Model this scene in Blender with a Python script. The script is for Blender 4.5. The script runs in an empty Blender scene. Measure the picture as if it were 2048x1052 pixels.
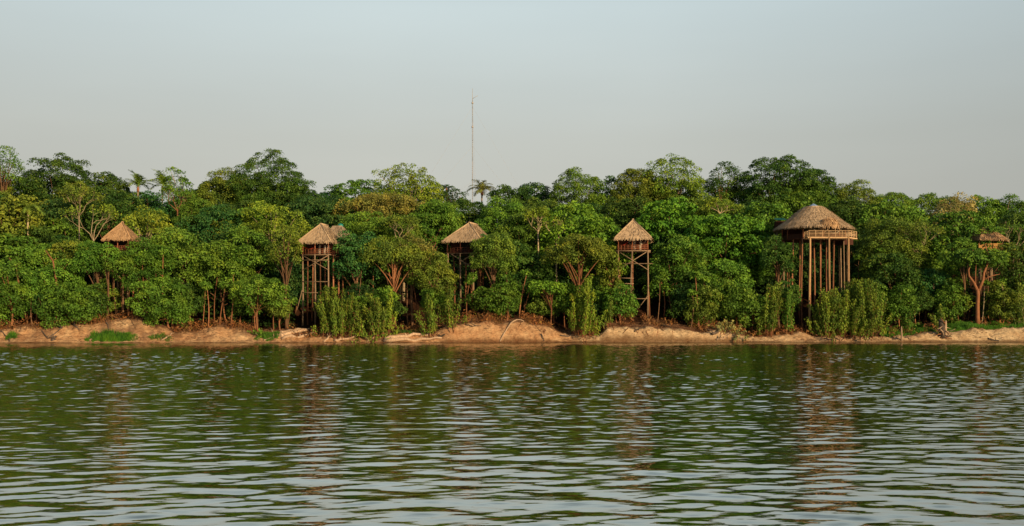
import bpy, math, random
import numpy as np
from mathutils import Vector, Matrix
random.seed(7)
RNG = np.random.default_rng(11)
PI = math.pi
R = math.radians
scn = bpy.context.scene
COL = scn.collection

# ------------------------------------------------------------------ camera figures
F = 2196.0      # focal length in photo pixels (2048 wide)
HZ = 650.0      # photo row of the horizon
CAMZ = 3.0
SUN_EL, SUN_AZ = R(15), R(143)          # azimuth clockwise from +Y: behind the camera, to the right

# ------------------------------------------------------------------ noise
_perm = np.random.default_rng(3).random((512, 512))
def vnoise(x, y):
    x = np.asarray(x, float); y = np.asarray(y, float)
    xi = np.floor(x).astype(int); yi = np.floor(y).astype(int)
    fx = x - xi; fy = y - yi
    fx = fx*fx*(3-2*fx); fy = fy*fy*(3-2*fy)
    g = lambda a, b: _perm[a % 512, b % 512]
    return (g(xi, yi)*(1-fx)+g(xi+1, yi)*fx)*(1-fy)+(g(xi, yi+1)*(1-fx)+g(xi+1, yi+1)*fx)*fy
def fbm(x, y, o=4):
    s = 0; a = .5; t = 0
    for k in range(o):
        s = s + a*vnoise(x*2**k+17.3*k, y*2**k+5.1*k); t += a; a *= .5
    return s/t

# ------------------------------------------------------------------ terrain shape
def shore(X):
    Xc = np.clip(X, -150, 150)
    return 189 + .06*Xc + 1.0*(fbm(X*.06+9, X*0+2.2, 3)-.5)
_cp = np.array([(-900,660,5),(0,656,5),(90,652,5),(180,645,6),(230,634,7),(285,648,6),(330,667,4),(400,656,5),(455,657,5),(520,669,3),
  (640,673,3),(780,667,4),(855,669,3),(898,652,2.6),(930,646,2.8),(1030,646,2.8),(1095,655,3),(1140,669,3),(1200,669,2.5),(1216,656,1.6),
  (1300,657,1.6),(1420,663,1.6),(1500,673,2.5),(1560,670,3.5),(1612,662,5),(1645,673,3),(1700,674,3),(1770,672,2.6),(1800,671,2.6),
  (1850,668,2.4),(1890,668,2.6),(1930,660,3),(2048,655,3.5),(3000,655,3.5)], float)
def pxof(X, Y): return 1024 + F*X/Y
def ground(X, Y):
    X = np.asarray(X, float); Y = np.asarray(Y, float)
    ys = shore(X); d = Y-ys
    p = pxof(X, ys)
    cpy = np.interp(p, _cp[:,0], _cp[:,1]); run = np.interp(p, _cp[:,0], _cp[:,2])
    run = run*(.85+.4*fbm(X*.35, X*0+7, 2))
    crest = CAMZ+(HZ-cpy)*(ys+run)/F + 1.1*(fbm(X*.45, X*0+3, 4)-.5)
    t = np.clip(d/run, 0, 1)
    steep = np.interp(p, [0,880,900,1100,1130,1205,1500,1560,1700,1790,2048],[0,0,.6,.6,.2,.9,.8,.1,.2,.6,.55])
    e = t*t*(3-2*t)
    prof = (1-steep)*e + steep*np.clip(1-(1-t)**2.2, 0, 1)
    z = crest*prof
    a = np.clip(d-run, 0, None)
    z = z + np.interp(a, [0,6,12,30,55,95,2500],[0,1.0,2.6,11.0,19.5,22,22])
    rough = np.clip(d/1.5, 0, 1)
    face = np.clip(1-np.abs(t-.55)*1.6, 0, 1)
    z = z + rough*(.5*(fbm(X*.3, Y*.3, 4)-.5) + .22*(fbm(X*1.5, Y*1.1, 3)-.5))
    z = z + face*(.55*(fbm(X*1.1+d*.6, d*.8+X*.1, 3)-.5) + .34*(vnoise(X*2.2+d*1.2, d*.5)-.5) + .22*(np.abs(vnoise(X*.9+3, d*2.6)-.5)*2-.5))
    return np.where(d < 0, .35*d, z)
def gz(X, Y): return float(ground(np.array([X]), np.array([Y]))[0])
def spot(px, d):
    """a place d metres inland of the waterline"""
    Y = 195.0
    for _ in range(5):
        X = (px-1024)/F*Y; Y = float(shore(np.array([X]))[0])+d
    return X, Y
def zat(py, Y): return CAMZ+(HZ-py)*Y/F

# ------------------------------------------------------------------ object helpers
def tag(o, label=None, cat=None, group=None, kind=None):
    if label: o['label'] = label
    if cat: o['category'] = cat
    if group: o['group'] = group
    if kind: o['kind'] = kind
    return o
def empty(name, loc, label, cat, group=None, rz=0):
    o = bpy.data.objects.new(name, None); COL.objects.link(o)
    o.location = loc; o.rotation_euler = (0, 0, rz); o.empty_display_size = .5
    return tag(o, label, cat, group)
def link(name, me, mat, parent=None, color=None):
    me.materials.append(mat)
    o = bpy.data.objects.new(name, me); COL.objects.link(o)
    if parent is not None: o.parent = parent
    if color is not None: o.color = (*color, 1)
    return o
def np_mesh(name, V, Fq, tone=None, smooth=False):
    me = bpy.data.meshes.new(name)
    V = np.asarray(V, np.float32); Fq = np.asarray(Fq, np.int32)
    n = len(Fq); k = Fq.shape[1]
    me.vertices.add(len(V)); me.vertices.foreach_set('co', V.ravel())
    me.loops.add(n*k); me.loops.foreach_set('vertex_index', Fq.ravel())
    me.polygons.add(n)
    me.polygons.foreach_set('loop_start', np.arange(0, n*k, k, dtype=np.int32))
    me.polygons.foreach_set('loop_total', np.full(n, k, np.int32))
    if smooth: me.polygons.foreach_set('use_smooth', np.ones(n, bool))
    me.update(calc_edges=True)
    if tone is not None:
        at = me.attributes.new('tone', 'FLOAT', 'FACE'); at.data.foreach_set('value', np.asarray(tone, np.float32))
    return me
class MB:
    def __init__(s): s.v = []; s.f = []; s.sm = []
    def tube(s, pts, rad, n=6, cap=True):
        pts = [Vector(p) for p in pts]
        if not hasattr(rad, '__len__'): rad = [rad]*len(pts)
        b = len(s.v); ref = None
        for i, p in enumerate(pts):
            d = (pts[min(i+1, len(pts)-1)]-pts[max(i-1, 0)])
            if d.length < 1e-6: d = Vector((0,0,1))
            d.normalize()
            if ref is None: ref = Vector((1,0,0)) if abs(d.x) < .8 else Vector((0,1,0))
            u = (ref-d*ref.dot(d)).normalized(); w = d.cross(u); ref = u
            for k in range(n):
                a = 2*PI*k/n
                s.v.append(p+(u*math.cos(a)+w*math.sin(a))*rad[i])
        for i in range(len(pts)-1):
            for k in range(n):
                k2 = (k+1) % n
                s.f.append((b+i*n+k, b+i*n+k2, b+(i+1)*n+k2, b+(i+1)*n+k)); s.sm.append(True)
        if cap:
            s.f.append(tuple(b+k for k in range(n))[::-1]); s.sm.append(False)
            e = b+(len(pts)-1)*n
            s.f.append(tuple(e+k for k in range(n))); s.sm.append(False)
    def box(s, c, d, rz=0):
        b = len(s.v); M = Matrix.Rotation(rz, 3, 'Z'); c = Vector(c)
        for x in (-1, 1):
            for y in (-1, 1):
                for z in (-1, 1): s.v.append(c+M @ Vector((x*d[0]/2, y*d[1]/2, z*d[2]/2)))
        for q in ((0,1,3,2),(4,6,7,5),(0,4,5,1),(2,3,7,6),(0,2,6,4),(1,5,7,3)):
            s.f.append(tuple(b+i for i in q)); s.sm.append(False)
    def bar(s, p, q, w, h):
        p = Vector(p); q = Vector(q); d = (q-p); L = d.length; d.normalize()
        up = Vector((0,0,1)) if abs(d.z) < .9 else Vector((0,1,0))
        u = d.cross(up).normalized(); v = u.cross(d)
        b = len(s.v)
        for e in (p, q):
            for i, j in ((-1,-1),(1,-1),(1,1),(-1,1)): s.v.append(e+u*i*w/2+v*j*h/2)
        for k in range(4):
            k2 = (k+1) % 4; s.f.append((b+k, b+k2, b+4+k2, b+4+k)); s.sm.append(False)
        s.f.append((b+3,b+2,b+1,b)); s.f.append((b+4,b+5,b+6,b+7)); s.sm += [False, False]
    def face(s, pts):
        b = len(s.v); s.v += [Vector(p) for p in pts]; s.f.append(tuple(range(b, b+len(pts)))); s.sm.append(False)
    def build(s, name, mat, parent=None, color=None):
        me = bpy.data.meshes.new(name)
        me.from_pydata([tuple(v) for v in s.v], [], s.f); me.update()
        me.polygons.foreach_set('use_smooth', s.sm)
        return link(name, me, mat, parent, color)

# ------------------------------------------------------------------ materials
def newmat(name):
    m = bpy.data.materials.new(name); m.use_nodes = True
    nt = m.node_tree; nt.nodes.clear()
    out = nt.nodes.new('ShaderNodeOutputMaterial')
    return m, nt, out
class N:
    def __init__(s, nt): s.nt = nt
    def __call__(s, t, ins=None, **kw):
        n = s.nt.nodes.new('ShaderNode'+t)
        for k, v in kw.items(): setattr(n, k, v)
        for k, v in (ins or {}).items():
            if isinstance(v, bpy.types.NodeSocket): s.nt.links.new(v, n.inputs[k])
            else: n.inputs[k].default_value = v
        return n
    def ramp(s, fac, stops):
        n = s('ValToRGB', {'Fac': fac}); cr = n.color_ramp
        while len(cr.elements) < len(stops): cr.elements.new(.5)
        for e, (p, c) in zip(cr.elements, stops): e.position = p; e.color = (*c, 1) if len(c) == 3 else c
        return n.outputs['Color']
    def math(s, op, a, b=0.0, clamp=False):
        n = s.nt.nodes.new('ShaderNodeMath'); n.operation = op; n.use_clamp = clamp
        for i, v in enumerate((a, b)):
            if isinstance(v, bpy.types.NodeSocket): s.nt.links.new(v, n.inputs[i])
            else: n.inputs[i].default_value = v
        return n.outputs[0]
    def mix(s, fac, a, b, mode='MIX'):
        n = s.nt.nodes.new('ShaderNodeMix'); n.data_type = 'RGBA'; n.blend_type = mode
        for i, v in ((0, fac), (6, a), (7, b)):
            if isinstance(v, bpy.types.NodeSocket): s.nt.links.new(v, n.inputs[i])
            else: n.inputs[i].default_value = (*v, 1) if hasattr(v, '__len__') and len(v) == 3 else v
        return n.outputs[2]
def leafmat(name, trans=.25):
    m, nt, out = newmat(name); n = N(nt)
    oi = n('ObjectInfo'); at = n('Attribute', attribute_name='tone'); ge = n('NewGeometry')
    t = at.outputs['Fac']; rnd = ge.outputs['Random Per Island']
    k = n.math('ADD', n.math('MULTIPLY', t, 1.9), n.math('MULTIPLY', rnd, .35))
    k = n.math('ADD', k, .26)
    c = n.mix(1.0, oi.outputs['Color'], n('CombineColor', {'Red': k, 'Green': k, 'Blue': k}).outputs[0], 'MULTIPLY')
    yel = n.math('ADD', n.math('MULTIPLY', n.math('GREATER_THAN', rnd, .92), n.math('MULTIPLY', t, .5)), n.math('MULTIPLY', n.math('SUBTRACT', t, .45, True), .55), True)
    c = n.mix(yel, c, (.20, .22, .022))  # random yellow flecks, plus outer leaves yellowed to paint sunlit tips
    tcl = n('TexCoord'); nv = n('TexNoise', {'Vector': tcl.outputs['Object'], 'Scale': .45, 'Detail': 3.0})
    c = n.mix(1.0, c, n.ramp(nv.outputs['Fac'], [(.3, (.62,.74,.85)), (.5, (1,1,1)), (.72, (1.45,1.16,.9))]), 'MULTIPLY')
    bs = n('BsdfPrincipled', {'Base Color': c, 'Roughness': .62, 'Specular IOR Level': .22})
    tr = n('BsdfTranslucent', {'Color': n.mix(.5, c, (.10, .13, .01))})
    ms = n('MixShader', {0: trans, 1: bs.outputs[0], 2: tr.outputs[0]})
    nt.links.new(ms.outputs[0], out.inputs[0]); return m
def barkmat(name, a, b, scale=3.0):
    m, nt, out = newmat(name); n = N(nt)
    tc = n('TexCoord'); mp = n('Mapping', {'Vector': tc.outputs['Object'], 'Scale': (scale*3, scale*3, scale*.6)})
    no = n('TexNoise', {'Vector': mp.outputs[0], 'Scale': 1.0, 'Detail': 5.0, 'Roughness': .65})
    oi = n('ObjectInfo')
    c = n.ramp(no.outputs['Fac'], [(.3, a), (.7, b)])
    v = n.math('ADD', n.math('MULTIPLY', oi.outputs['Random'], .6), .7)
    c = n.mix(1.0, c, n('CombineColor', {'Red': v, 'Green': v, 'Blue': v}).outputs[0], 'MULTIPLY')
    bp = n('Bump', {'Height': no.outputs['Fac'], 'Strength': .6, 'Distance': .03})
    bs = n('BsdfPrincipled', {'Base Color': c, 'Roughness': .85, 'Normal': bp.outputs[0], 'Specular IOR Level': .2})
    nt.links.new(bs.outputs[0], out.inputs[0]); return m
def plain(name, a, b, scale=6.0, rough=.7, metal=0):
    m, nt, out = newmat(name); n = N(nt)
    tc = n('TexCoord')
    no = n('TexNoise', {'Vector': tc.outputs['Object'], 'Scale': scale, 'Detail': 4.0})
    c = n.ramp(no.outputs['Fac'], [(.3, a), (.7, b)])
    bs = n('BsdfPrincipled', {'Base Color': c, 'Roughness': rough, 'Metallic': metal, 'Specular IOR Level': .3})
    nt.links.new(bs.outputs[0], out.inputs[0]); return m
def thatchmat(name, a, b, c3):
    m, nt, out = newmat(name); n = N(nt)
    tc = n('TexCoord'); ge = n('NewGeometry')
    no = n('TexNoise', {'Vector': tc.outputs['Object'], 'Scale': 1.1, 'Detail': 5.0, 'Roughness': .6})
    f = n.math('ADD', n.math('MULTIPLY', no.outputs['Fac'], .6), n.math('MULTIPLY', ge.outputs['Random Per Island'], .45))
    c = n.ramp(f, [(.25, a), (.55, b), (.85, c3)])
    bs = n('BsdfPrincipled', {'Base Color': c, 'Roughness': .9, 'Specular IOR Level': .1})
    nt.links.new(bs.outputs[0], out.inputs[0]); return m
M_LEAF = leafmat('leaf_green', .22)
M_GRASS = leafmat('grass_blades', .3)
M_BARK = barkmat('bark_brown', (.10,.058,.034), (.24,.135,.075))
M_BARKRED = barkmat('bark_reddish', (.15,.065,.032), (.33,.15,.075))
M_BARKPALE = barkmat('bark_pale', (.24,.19,.12), (.46,.37,.24))
M_POLE = barkmat('pole_weathered', (.15,.105,.07), (.32,.225,.145), 2)
M_POLERED = barkmat('pole_reddish', (.20,.085,.045), (.40,.18,.10), 2)
M_DRIFT = barkmat('driftwood', (.30,.20,.13), (.58,.42,.29), 2)
M_DARKWOOD = barkmat('driftwood_dark', (.05,.04,.035), (.13,.10,.08), 2)
M_WALL = barkmat('plank_red_brown', (.045,.016,.011), (.11,.036,.022), 1.5)
M_WALLTAN = barkmat('plank_orange', (.30,.16,.05), (.50,.28,.10), 1.5)
M_RAIL = barkmat('rail_wood', (.22,.075,.04), (.38,.15,.075), 2)
M_RAILTAN = barkmat('rail_tan', (.48,.31,.17), (.68,.47,.27), 2)
M_THATCH = thatchmat('thatch_tan', (.26,.185,.12), (.50,.37,.24), (.64,.49,.33))
M_THATCHG = thatchmat('thatch_grey', (.20,.155,.11), (.40,.31,.215), (.55,.43,.30))
M_THATCHO = thatchmat('thatch_orange', (.24,.14,.075), (.46,.29,.16), (.58,.40,.23))
M_WALLSHADE = barkmat('plank_shade_tone', (.035,.014,.010), (.08,.03,.02), 1.5)  # red-brown planks darkened to paint the shade under the lodge roof
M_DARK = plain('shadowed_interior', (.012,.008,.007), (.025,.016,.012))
M_RED = plain('red_cloth', (.38,.022,.018), (.55,.045,.03), 3, .85)
M_CREAM = plain('cream_cloth', (.45,.40,.32), (.6,.54,.44), 3, .85)
M_TEAL = plain('teal_sheet', (.01,.16,.13), (.02,.26,.20), 2, .5)
M_BLUE = plain('blue_tarp', (.16,.27,.48), (.26,.38,.60), 3, .5)
M_STEEL = plain('mast_steel', (.36,.35,.34), (.46,.45,.44), 2, .5)
M_STEELRED = plain('mast_steel_red', (.38,.35,.34), (.46,.42,.41), 2, .5)

# ------------------------------------------------------------------ world, sun, camera
w = bpy.data.worlds.new('World'); scn.world = w; w.use_nodes = True
nt = w.node_tree; nt.nodes.clear(); n = N(nt)
sky = n('TexSky', sky_type='NISHITA'); sky.sun_disc = False
sky.sun_elevation = SUN_EL; sky.sun_rotation = SUN_AZ; sky.altitude = 0; sky.air_density = 1.0; sky.dust_density = 4.0; sky.ozone_density = 1.0
tc = n('TexCoord'); sp = n('SeparateXYZ', {'Vector': tc.outputs['Generated']})
haze = n.ramp(sp.outputs['Z'], [(0.0, (6.0,5.75,5.15)), (.12, (6.05,5.95,5.3)), (.166, (6.1,6.2,5.6)), (.276, (6.75,7.7,7.65)), (.42, (4.2,5.2,5.6)), (1.0, (1.2,1.9,2.7))])
side = n.ramp(n.math('ADD', n.math('MULTIPLY', sp.outputs['X'], .5), .5), [(0.0, (.8,.8,.8)), (.29, (.91,.91,.91)), (.44, (1.0,1.0,1.0)), (.56, (.97,.98,.99)), (.71, (.78,.80,.82)), (1.0, (.6,.66,.7))])
haze = n.mix(1.0, haze, side, 'MULTIPLY')
back = n.ramp(n.math('ADD', n.math('MULTIPLY', sp.outputs['Y'], .5), .5), [(.35, (.5,.5,.52)), (.75, (1,1,1))])
haze = n.mix(1.0, haze, back, 'MULTIPLY')
hmap = n('Mapping', {'Vector': tc.outputs['Generated'], 'Scale': (2.0, 2.0, 14.0)}); hn = n('TexNoise', {'Vector': hmap.outputs[0], 'Scale': 1.6, 'Detail': 3.0})
hz_ = n.math('ADD', n.math('MULTIPLY', hn.outputs['Fac'], .09), .955); haze = n.mix(1.0, haze, n('CombineColor', {'Red': hz_, 'Green': hz_, 'Blue': hz_}).outputs[0], 'MULTIPLY')
skyc = n.mix(.85, sky.outputs[0], haze)
bg = n('Background', {'Color': skyc, 'Strength': .1})
ow = n('OutputWorld'); nt.links.new(bg.outputs[0], ow.inputs[0])
sd = bpy.data.lights.new('sun', 'SUN'); sd.energy = 5.0; sd.angle = R(.6); sd.color = (1.0, .71, .39)
so = bpy.data.objects.new('sun', sd); COL.objects.link(so)
to_sun = Vector((math.sin(SUN_AZ)*math.cos(SUN_EL), math.cos(SUN_AZ)*math.cos(SUN_EL), math.sin(SUN_EL)))
so.rotation_euler = to_sun.to_track_quat('Z', 'Y').to_euler(); so.location = to_sun*300
cam = bpy.data.cameras.new('camera'); co = bpy.data.objects.new('camera', cam); COL.objects.link(co); scn.camera = co
co.location = (0, 0, CAMZ); co.rotation_euler = (R(90), 0, 0)
cam.sensor_width = 36; cam.lens = 36*F/2048; cam.shift_y = (HZ-526)/2048
cam.clip_start = .2; cam.clip_end = 6000
scn.view_settings.view_transform = 'Standard'; scn.view_settings.look = 'None'; scn.view_settings.exposure = 0
scn.render.engine = 'CYCLES'
scn.cycles.max_bounces = 6; scn.cycles.diffuse_bounces = 2; scn.cycles.transparent_max_bounces = 4

# ------------------------------------------------------------------ ground
def grid(xs, fn, rows):
    nx = len(xs); V = np.concatenate([fn(r) for r in rows]); ny = len(rows)
    i = np.arange(nx-1)[None, :]+nx*np.arange(ny-1)[:, None]
    Q = np.stack([i, i+1, i+1+nx, i+nx], -1).reshape(-1, 4)
    return V, Q
xs = np.concatenate([[-1600,-900,-500,-300,-200,-160], np.arange(-130, 130.01, .24), [160,200,300,500,900,1600]])
rows = np.concatenate([np.arange(-8, -.5, 1.5), np.arange(-.5, 8, .14), np.arange(8, 20, .4), np.arange(20, 80, 2.0), [90,110,150,250,500,1000,2500]])
def trow(d):
    Y = shore(xs)+d
    return np.stack([xs, Y, ground(xs, Y)], -1)
V, Q = grid(xs, trow, rows)
me = np_mesh('ground', V, Q, smooth=True)
X, Y = V[:,0], V[:,1]; D = Y-shore(X); P = pxof(X, shore(X)); RUN = np.interp(P, _cp[:,0], _cp[:,2])
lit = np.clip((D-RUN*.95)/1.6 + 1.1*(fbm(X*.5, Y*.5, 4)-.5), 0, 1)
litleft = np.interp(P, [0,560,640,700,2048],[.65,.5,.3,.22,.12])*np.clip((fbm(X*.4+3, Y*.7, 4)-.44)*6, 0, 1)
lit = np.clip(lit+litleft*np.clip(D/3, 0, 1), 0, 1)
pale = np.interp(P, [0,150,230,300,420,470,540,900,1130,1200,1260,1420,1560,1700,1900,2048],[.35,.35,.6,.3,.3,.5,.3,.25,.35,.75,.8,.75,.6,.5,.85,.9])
ca = me.attributes.new('soil_and_shade', 'FLOAT_COLOR', 'POINT')
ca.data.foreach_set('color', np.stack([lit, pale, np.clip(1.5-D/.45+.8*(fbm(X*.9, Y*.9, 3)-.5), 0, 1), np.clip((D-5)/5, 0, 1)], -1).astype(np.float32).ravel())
m, nt, out = newmat('clay_bank_and_litter'); n = N(nt)
at = n('Attribute', attribute_name='soil_and_shade'); sc_ = n('SeparateColor', {'Color': at.outputs['Color']})
tc = n('TexCoord')
n1 = n('TexNoise', {'Vector': tc.outputs['Object'], 'Scale': .55, 'Detail': 7.0, 'Roughness': .65})
mp = n('Mapping', {'Vector': tc.outputs['Object'], 'Rotation': (0, 0, R(28)), 'Scale': (1.0, .35, 2.2)})
n2 = n('TexNoise', {'Vector': mp.outputs[0], 'Scale': 2.2, 'Detail': 6.0, 'Roughness': .7})
n3 = n('TexNoise', {'Vector': tc.outputs['Object'], 'Scale': 4.0, 'Detail': 4.0, 'Roughness': .7})
orange = n.ramp(n1.outputs['Fac'], [(.3, (.34,.135,.052)), (.5, (.50,.25,.115)), (.68, (.60,.36,.18))])
palec = n.ramp(n1.outputs['Fac'], [(.28, (.50,.33,.18)), (.5, (.64,.49,.30)), (.7, (.72,.58,.38))])
clay = n.mix(sc_.outputs['Green'], orange, palec)
dk = n.ramp(n2.outputs['Fac'], [(.3, (.42,.38,.36)), (.5, (.9,.9,.9)), (.62, (1.05,1.05,1.05))])
clay = n.mix(.95, clay, n.mix(1.0, clay, dk, 'MULTIPLY'))
litter = n.ramp(n3.outputs['Fac'], [(.3, (.06,.03,.018)), (.5, (.15,.075,.042)), (.7, (.27,.13,.07))])
c = n.mix(sc_.outputs['Red'], clay, litter)
c = n.mix(at.outputs['Alpha'], c, n.mix(1.0, c, (.30,.27,.25), 'MULTIPLY'))  # forest shade painted into the ground colour, darker inland
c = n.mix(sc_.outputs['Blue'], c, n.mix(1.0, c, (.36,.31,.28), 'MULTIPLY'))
bh = n.math('ADD', n2.outputs['Fac'], n.math('MULTIPLY', n3.outputs['Fac'], .5))
bp = n('Bump', {'Height': bh, 'Strength': .9, 'Distance': .25})
bs = n('BsdfPrincipled', {'Base Color': c, 'Roughness': .92, 'Normal': bp.outputs[0], 'Specular IOR Level': .1})
nt.links.new(bs.outputs[0], out.inputs[0])
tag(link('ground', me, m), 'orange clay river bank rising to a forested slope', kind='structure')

# ------------------------------------------------------------------ river
def waves(X, Y, sp):
    rg = np.random.default_rng(5)
    h = np.zeros_like(X)
    patch = .78+1.6*np.clip(fbm(X*.022+4, Y*.030+1, 4)-.25, 0, 1)
    patch = patch*np.clip(1.0-(Y-160)/30, .3, 1)
    patch = patch*(.70+1.2*np.clip((Y-30)/75, 0, 1))
    K = 68
    for k in range(K):
        lam = .24*(3.4/.24)**(k/(K-1.0))*(.9+.2*rg.random())
        th = rg.normal(0, .52)
        slope = .0080*1.0
        A = slope*lam/(2*PI)*(.7+.6*rg.random())
        kk = 2*PI/lam; ph = rg.random()*6.28
        wob = 1.5*vnoise(X*.25/lam**.5+k*3.1, Y*.25/lam**.5)          # breaks long crests up
        wf = float(np.interp(lam, [.24,.4,.7,1.1,1.7,3.4], [.75,1.1,1.25,.85,.48,.30])); wn = float(np.interp(lam, [.24,.5,.8,1.3,2.0,3.4], [.45,.85,1.2,1.1,.75,.36]))
        A = A*(wn+(wf-wn)*np.clip((Y-22)/40, 0, 1))
        fade = np.clip((lam/sp-2.0)/1.6, 0, 1)
        env = .1+1.9*vnoise(X*.16/lam**.6+k*7.7, Y*.22/lam**.6+k)
        arg = kk*(X*math.sin(th)+Y*math.cos(th))+ph+wob
        h += A*fade*env*(np.sin(arg)+.18*np.cos(2*arg))
    return h*patch
wy = [6.0]
while wy[-1] < 196.5: wy.append(wy[-1]+max(.055, wy[-1]*.0018))
wy = np.array(wy)
u = np.linspace(-.92, .92, 1180)
XX = u[None, :]*np.maximum(wy, 48)[:, None]; YY = np.repeat(wy[:, None], len(u), 1)
SP = np.maximum(np.gradient(wy)[:, None]*np.ones_like(XX), .0016*np.maximum(wy, 48)[:, None]*.8)
ZZ = waves(XX, YY, SP)
edge = np.clip((1-np.abs(u)/.92)*12, 0, 1)[None, :]; ZZ = ZZ*edge*np.clip((wy-6)/2, 0, 1)[:, None]
# outer skirts so that the river reaches past the frame on every side
XX = np.concatenate([np.full((len(wy), 1), -1600.), XX, np.full((len(wy), 1), 1600.)], 1)
YY = np.concatenate([YY[:, :1], YY, YY[:, :1]], 1); ZZ = np.concatenate([ZZ[:, :1]*0, ZZ, ZZ[:, :1]*0], 1)
XX = np.concatenate([XX[:1], XX, XX[-1:]]); YY = np.concatenate([YY[:1]*0-400, YY, YY[-1:]*0+210]); ZZ = np.concatenate([ZZ[:1]*0, ZZ, ZZ[-1:]*0])
V = np.stack([XX, YY, ZZ], -1).reshape(-1, 3); nx = XX.shape[1]; ny = XX.shape[0]
i = np.arange(nx-1)[None, :]+nx*np.arange(ny-1)[:, None]
me = np_mesh('river', V, np.stack([i, i+1, i+1+nx, i+nx], -1).reshape(-1, 4), smooth=True)
m, nt, out = newmat('river_water'); n = N(nt)
tc = n('TexCoord'); mp = n('Mapping', {'Vector': tc.outputs['Object'], 'Scale': (1.2, 3.0, 1)})
r1 = n('TexNoise', {'Vector': mp.outputs[0], 'Scale': 1.6, 'Detail': 2.0})
bp = n('Bump', {'Height': r1.outputs['Fac'], 'Strength': .05, 'Distance': .1})
fr = n('Fresnel', {'IOR': 1.4, 'Normal': bp.outputs[0]})
fac = n.math('MINIMUM', n.math('MULTIPLY', fr.outputs[0], 2.0), .66)
df = n('BsdfDiffuse', {'Color': (.012,.015,.005,1)}); gs = n('BsdfGlossy', {'Color': (.96,.97,.92,1), 'Roughness': .03, 'Normal': bp.outputs[0]})
bs = n('MixShader', {0: fac, 1: df.outputs[0], 2: gs.outputs[0]})
nt.links.new(bs.outputs[0], out.inputs[0])
tag(link('water', me, m), 'dark green rippled river reflecting forest and sky', kind='structure')

# ------------------------------------------------------------------ foliage builders
def norm(a): return a/np.maximum(np.linalg.norm(a, axis=-1, keepdims=True), 1e-6)
def leaf_quads(pos, nor, axis, L, W):
    t = norm(axis-nor*np.sum(axis*nor, -1, keepdims=True)); b = np.cross(nor, t)
    L = L[:, None]; W = W[:, None]
    V = np.stack([pos-t*L*.5, pos+b*W*.5-t*L*.05, pos+t*L*.5, pos-b*W*.5-t*L*.05], 1).reshape(-1, 3)
    return V, np.arange(len(pos)*4).reshape(-1, 4)
def crown_points(rg, W, D, H, lobe, lowest=-.55, lump=.3, fill=1.0):
    a = W*.5; b = D*.5; c = H*.5
    area = 4*PI*(((a*b)**1.6+(a*c)**1.6+(b*c)**1.6)/3)**(1/1.6)
    nl = int(max(7, area/(PI*lobe*lobe)*1.25*fill))
    k = np.arange(nl)+.5
    z = 1-(1-lowest)*k/nl; ph = k*2.39996+rg.random()*6
    rr = np.sqrt(np.clip(1-z*z, 0, 1))
    d = norm(np.stack([rr*np.cos(ph), rr*np.sin(ph), z], -1)+rg.normal(0, .13, (nl, 3)))
    s0 = rg.random()*90
    l = .6*vnoise(d[:,0]*1.25+s0, d[:,2]*1.25+d[:,1]*.9+s0)+.4*vnoise(d[:,0]*2.6+s0+5, d[:,2]*2.6+d[:,1]*2+s0)
    rad = (1-lump)+lump*1.25*l + rg.normal(0, .05, nl)
    inner = rg.random(nl) < .16; rad[inner] *= rg.uniform(.45, .8, inner.sum())
    C = d*rad[:, None]*np.array([a, b, c]) * np.array([1, 1, 1])
    C[:, 0] += rg.normal(0, .12)*W*(C[:, 2]/H+.2); C[:, 2] += rg.normal(0, .10)*H*C[:, 0]/W
    return C-d*lobe*.55, d
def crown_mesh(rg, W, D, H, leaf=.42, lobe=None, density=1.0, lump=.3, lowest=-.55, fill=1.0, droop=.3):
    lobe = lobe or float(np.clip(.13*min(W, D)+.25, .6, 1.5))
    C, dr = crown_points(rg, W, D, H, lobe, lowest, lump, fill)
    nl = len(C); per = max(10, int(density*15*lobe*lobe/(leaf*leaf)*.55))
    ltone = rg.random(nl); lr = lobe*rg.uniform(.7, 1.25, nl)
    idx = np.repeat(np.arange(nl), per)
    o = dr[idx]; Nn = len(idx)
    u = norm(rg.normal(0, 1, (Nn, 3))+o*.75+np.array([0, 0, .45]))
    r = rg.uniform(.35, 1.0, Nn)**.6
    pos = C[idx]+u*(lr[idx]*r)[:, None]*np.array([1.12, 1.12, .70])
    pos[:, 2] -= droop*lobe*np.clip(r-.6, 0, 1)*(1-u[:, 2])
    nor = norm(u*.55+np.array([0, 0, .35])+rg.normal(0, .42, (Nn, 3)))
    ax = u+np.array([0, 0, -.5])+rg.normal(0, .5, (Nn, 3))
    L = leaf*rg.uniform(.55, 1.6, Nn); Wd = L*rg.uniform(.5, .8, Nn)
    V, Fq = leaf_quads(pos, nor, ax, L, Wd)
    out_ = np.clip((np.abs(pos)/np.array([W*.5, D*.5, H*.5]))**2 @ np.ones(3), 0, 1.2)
    tone = (.42*ltone[idx]+.25*r*np.clip(.5+.5*u[:, 2], 0, 1)+.16*rg.random(Nn))*(.45+.65*out_)+.12*out_  # painted shade: inner leaves darker, outer and upper ones lighter, over random variation
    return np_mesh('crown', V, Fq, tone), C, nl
def bez(p0, p1, p2, n=5):
    return [(1-t)**2*Vector(p0)+2*t*(1-t)*Vector(p1)+t*t*Vector(p2) for t in [k/n for k in range(n+1)]]
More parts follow.
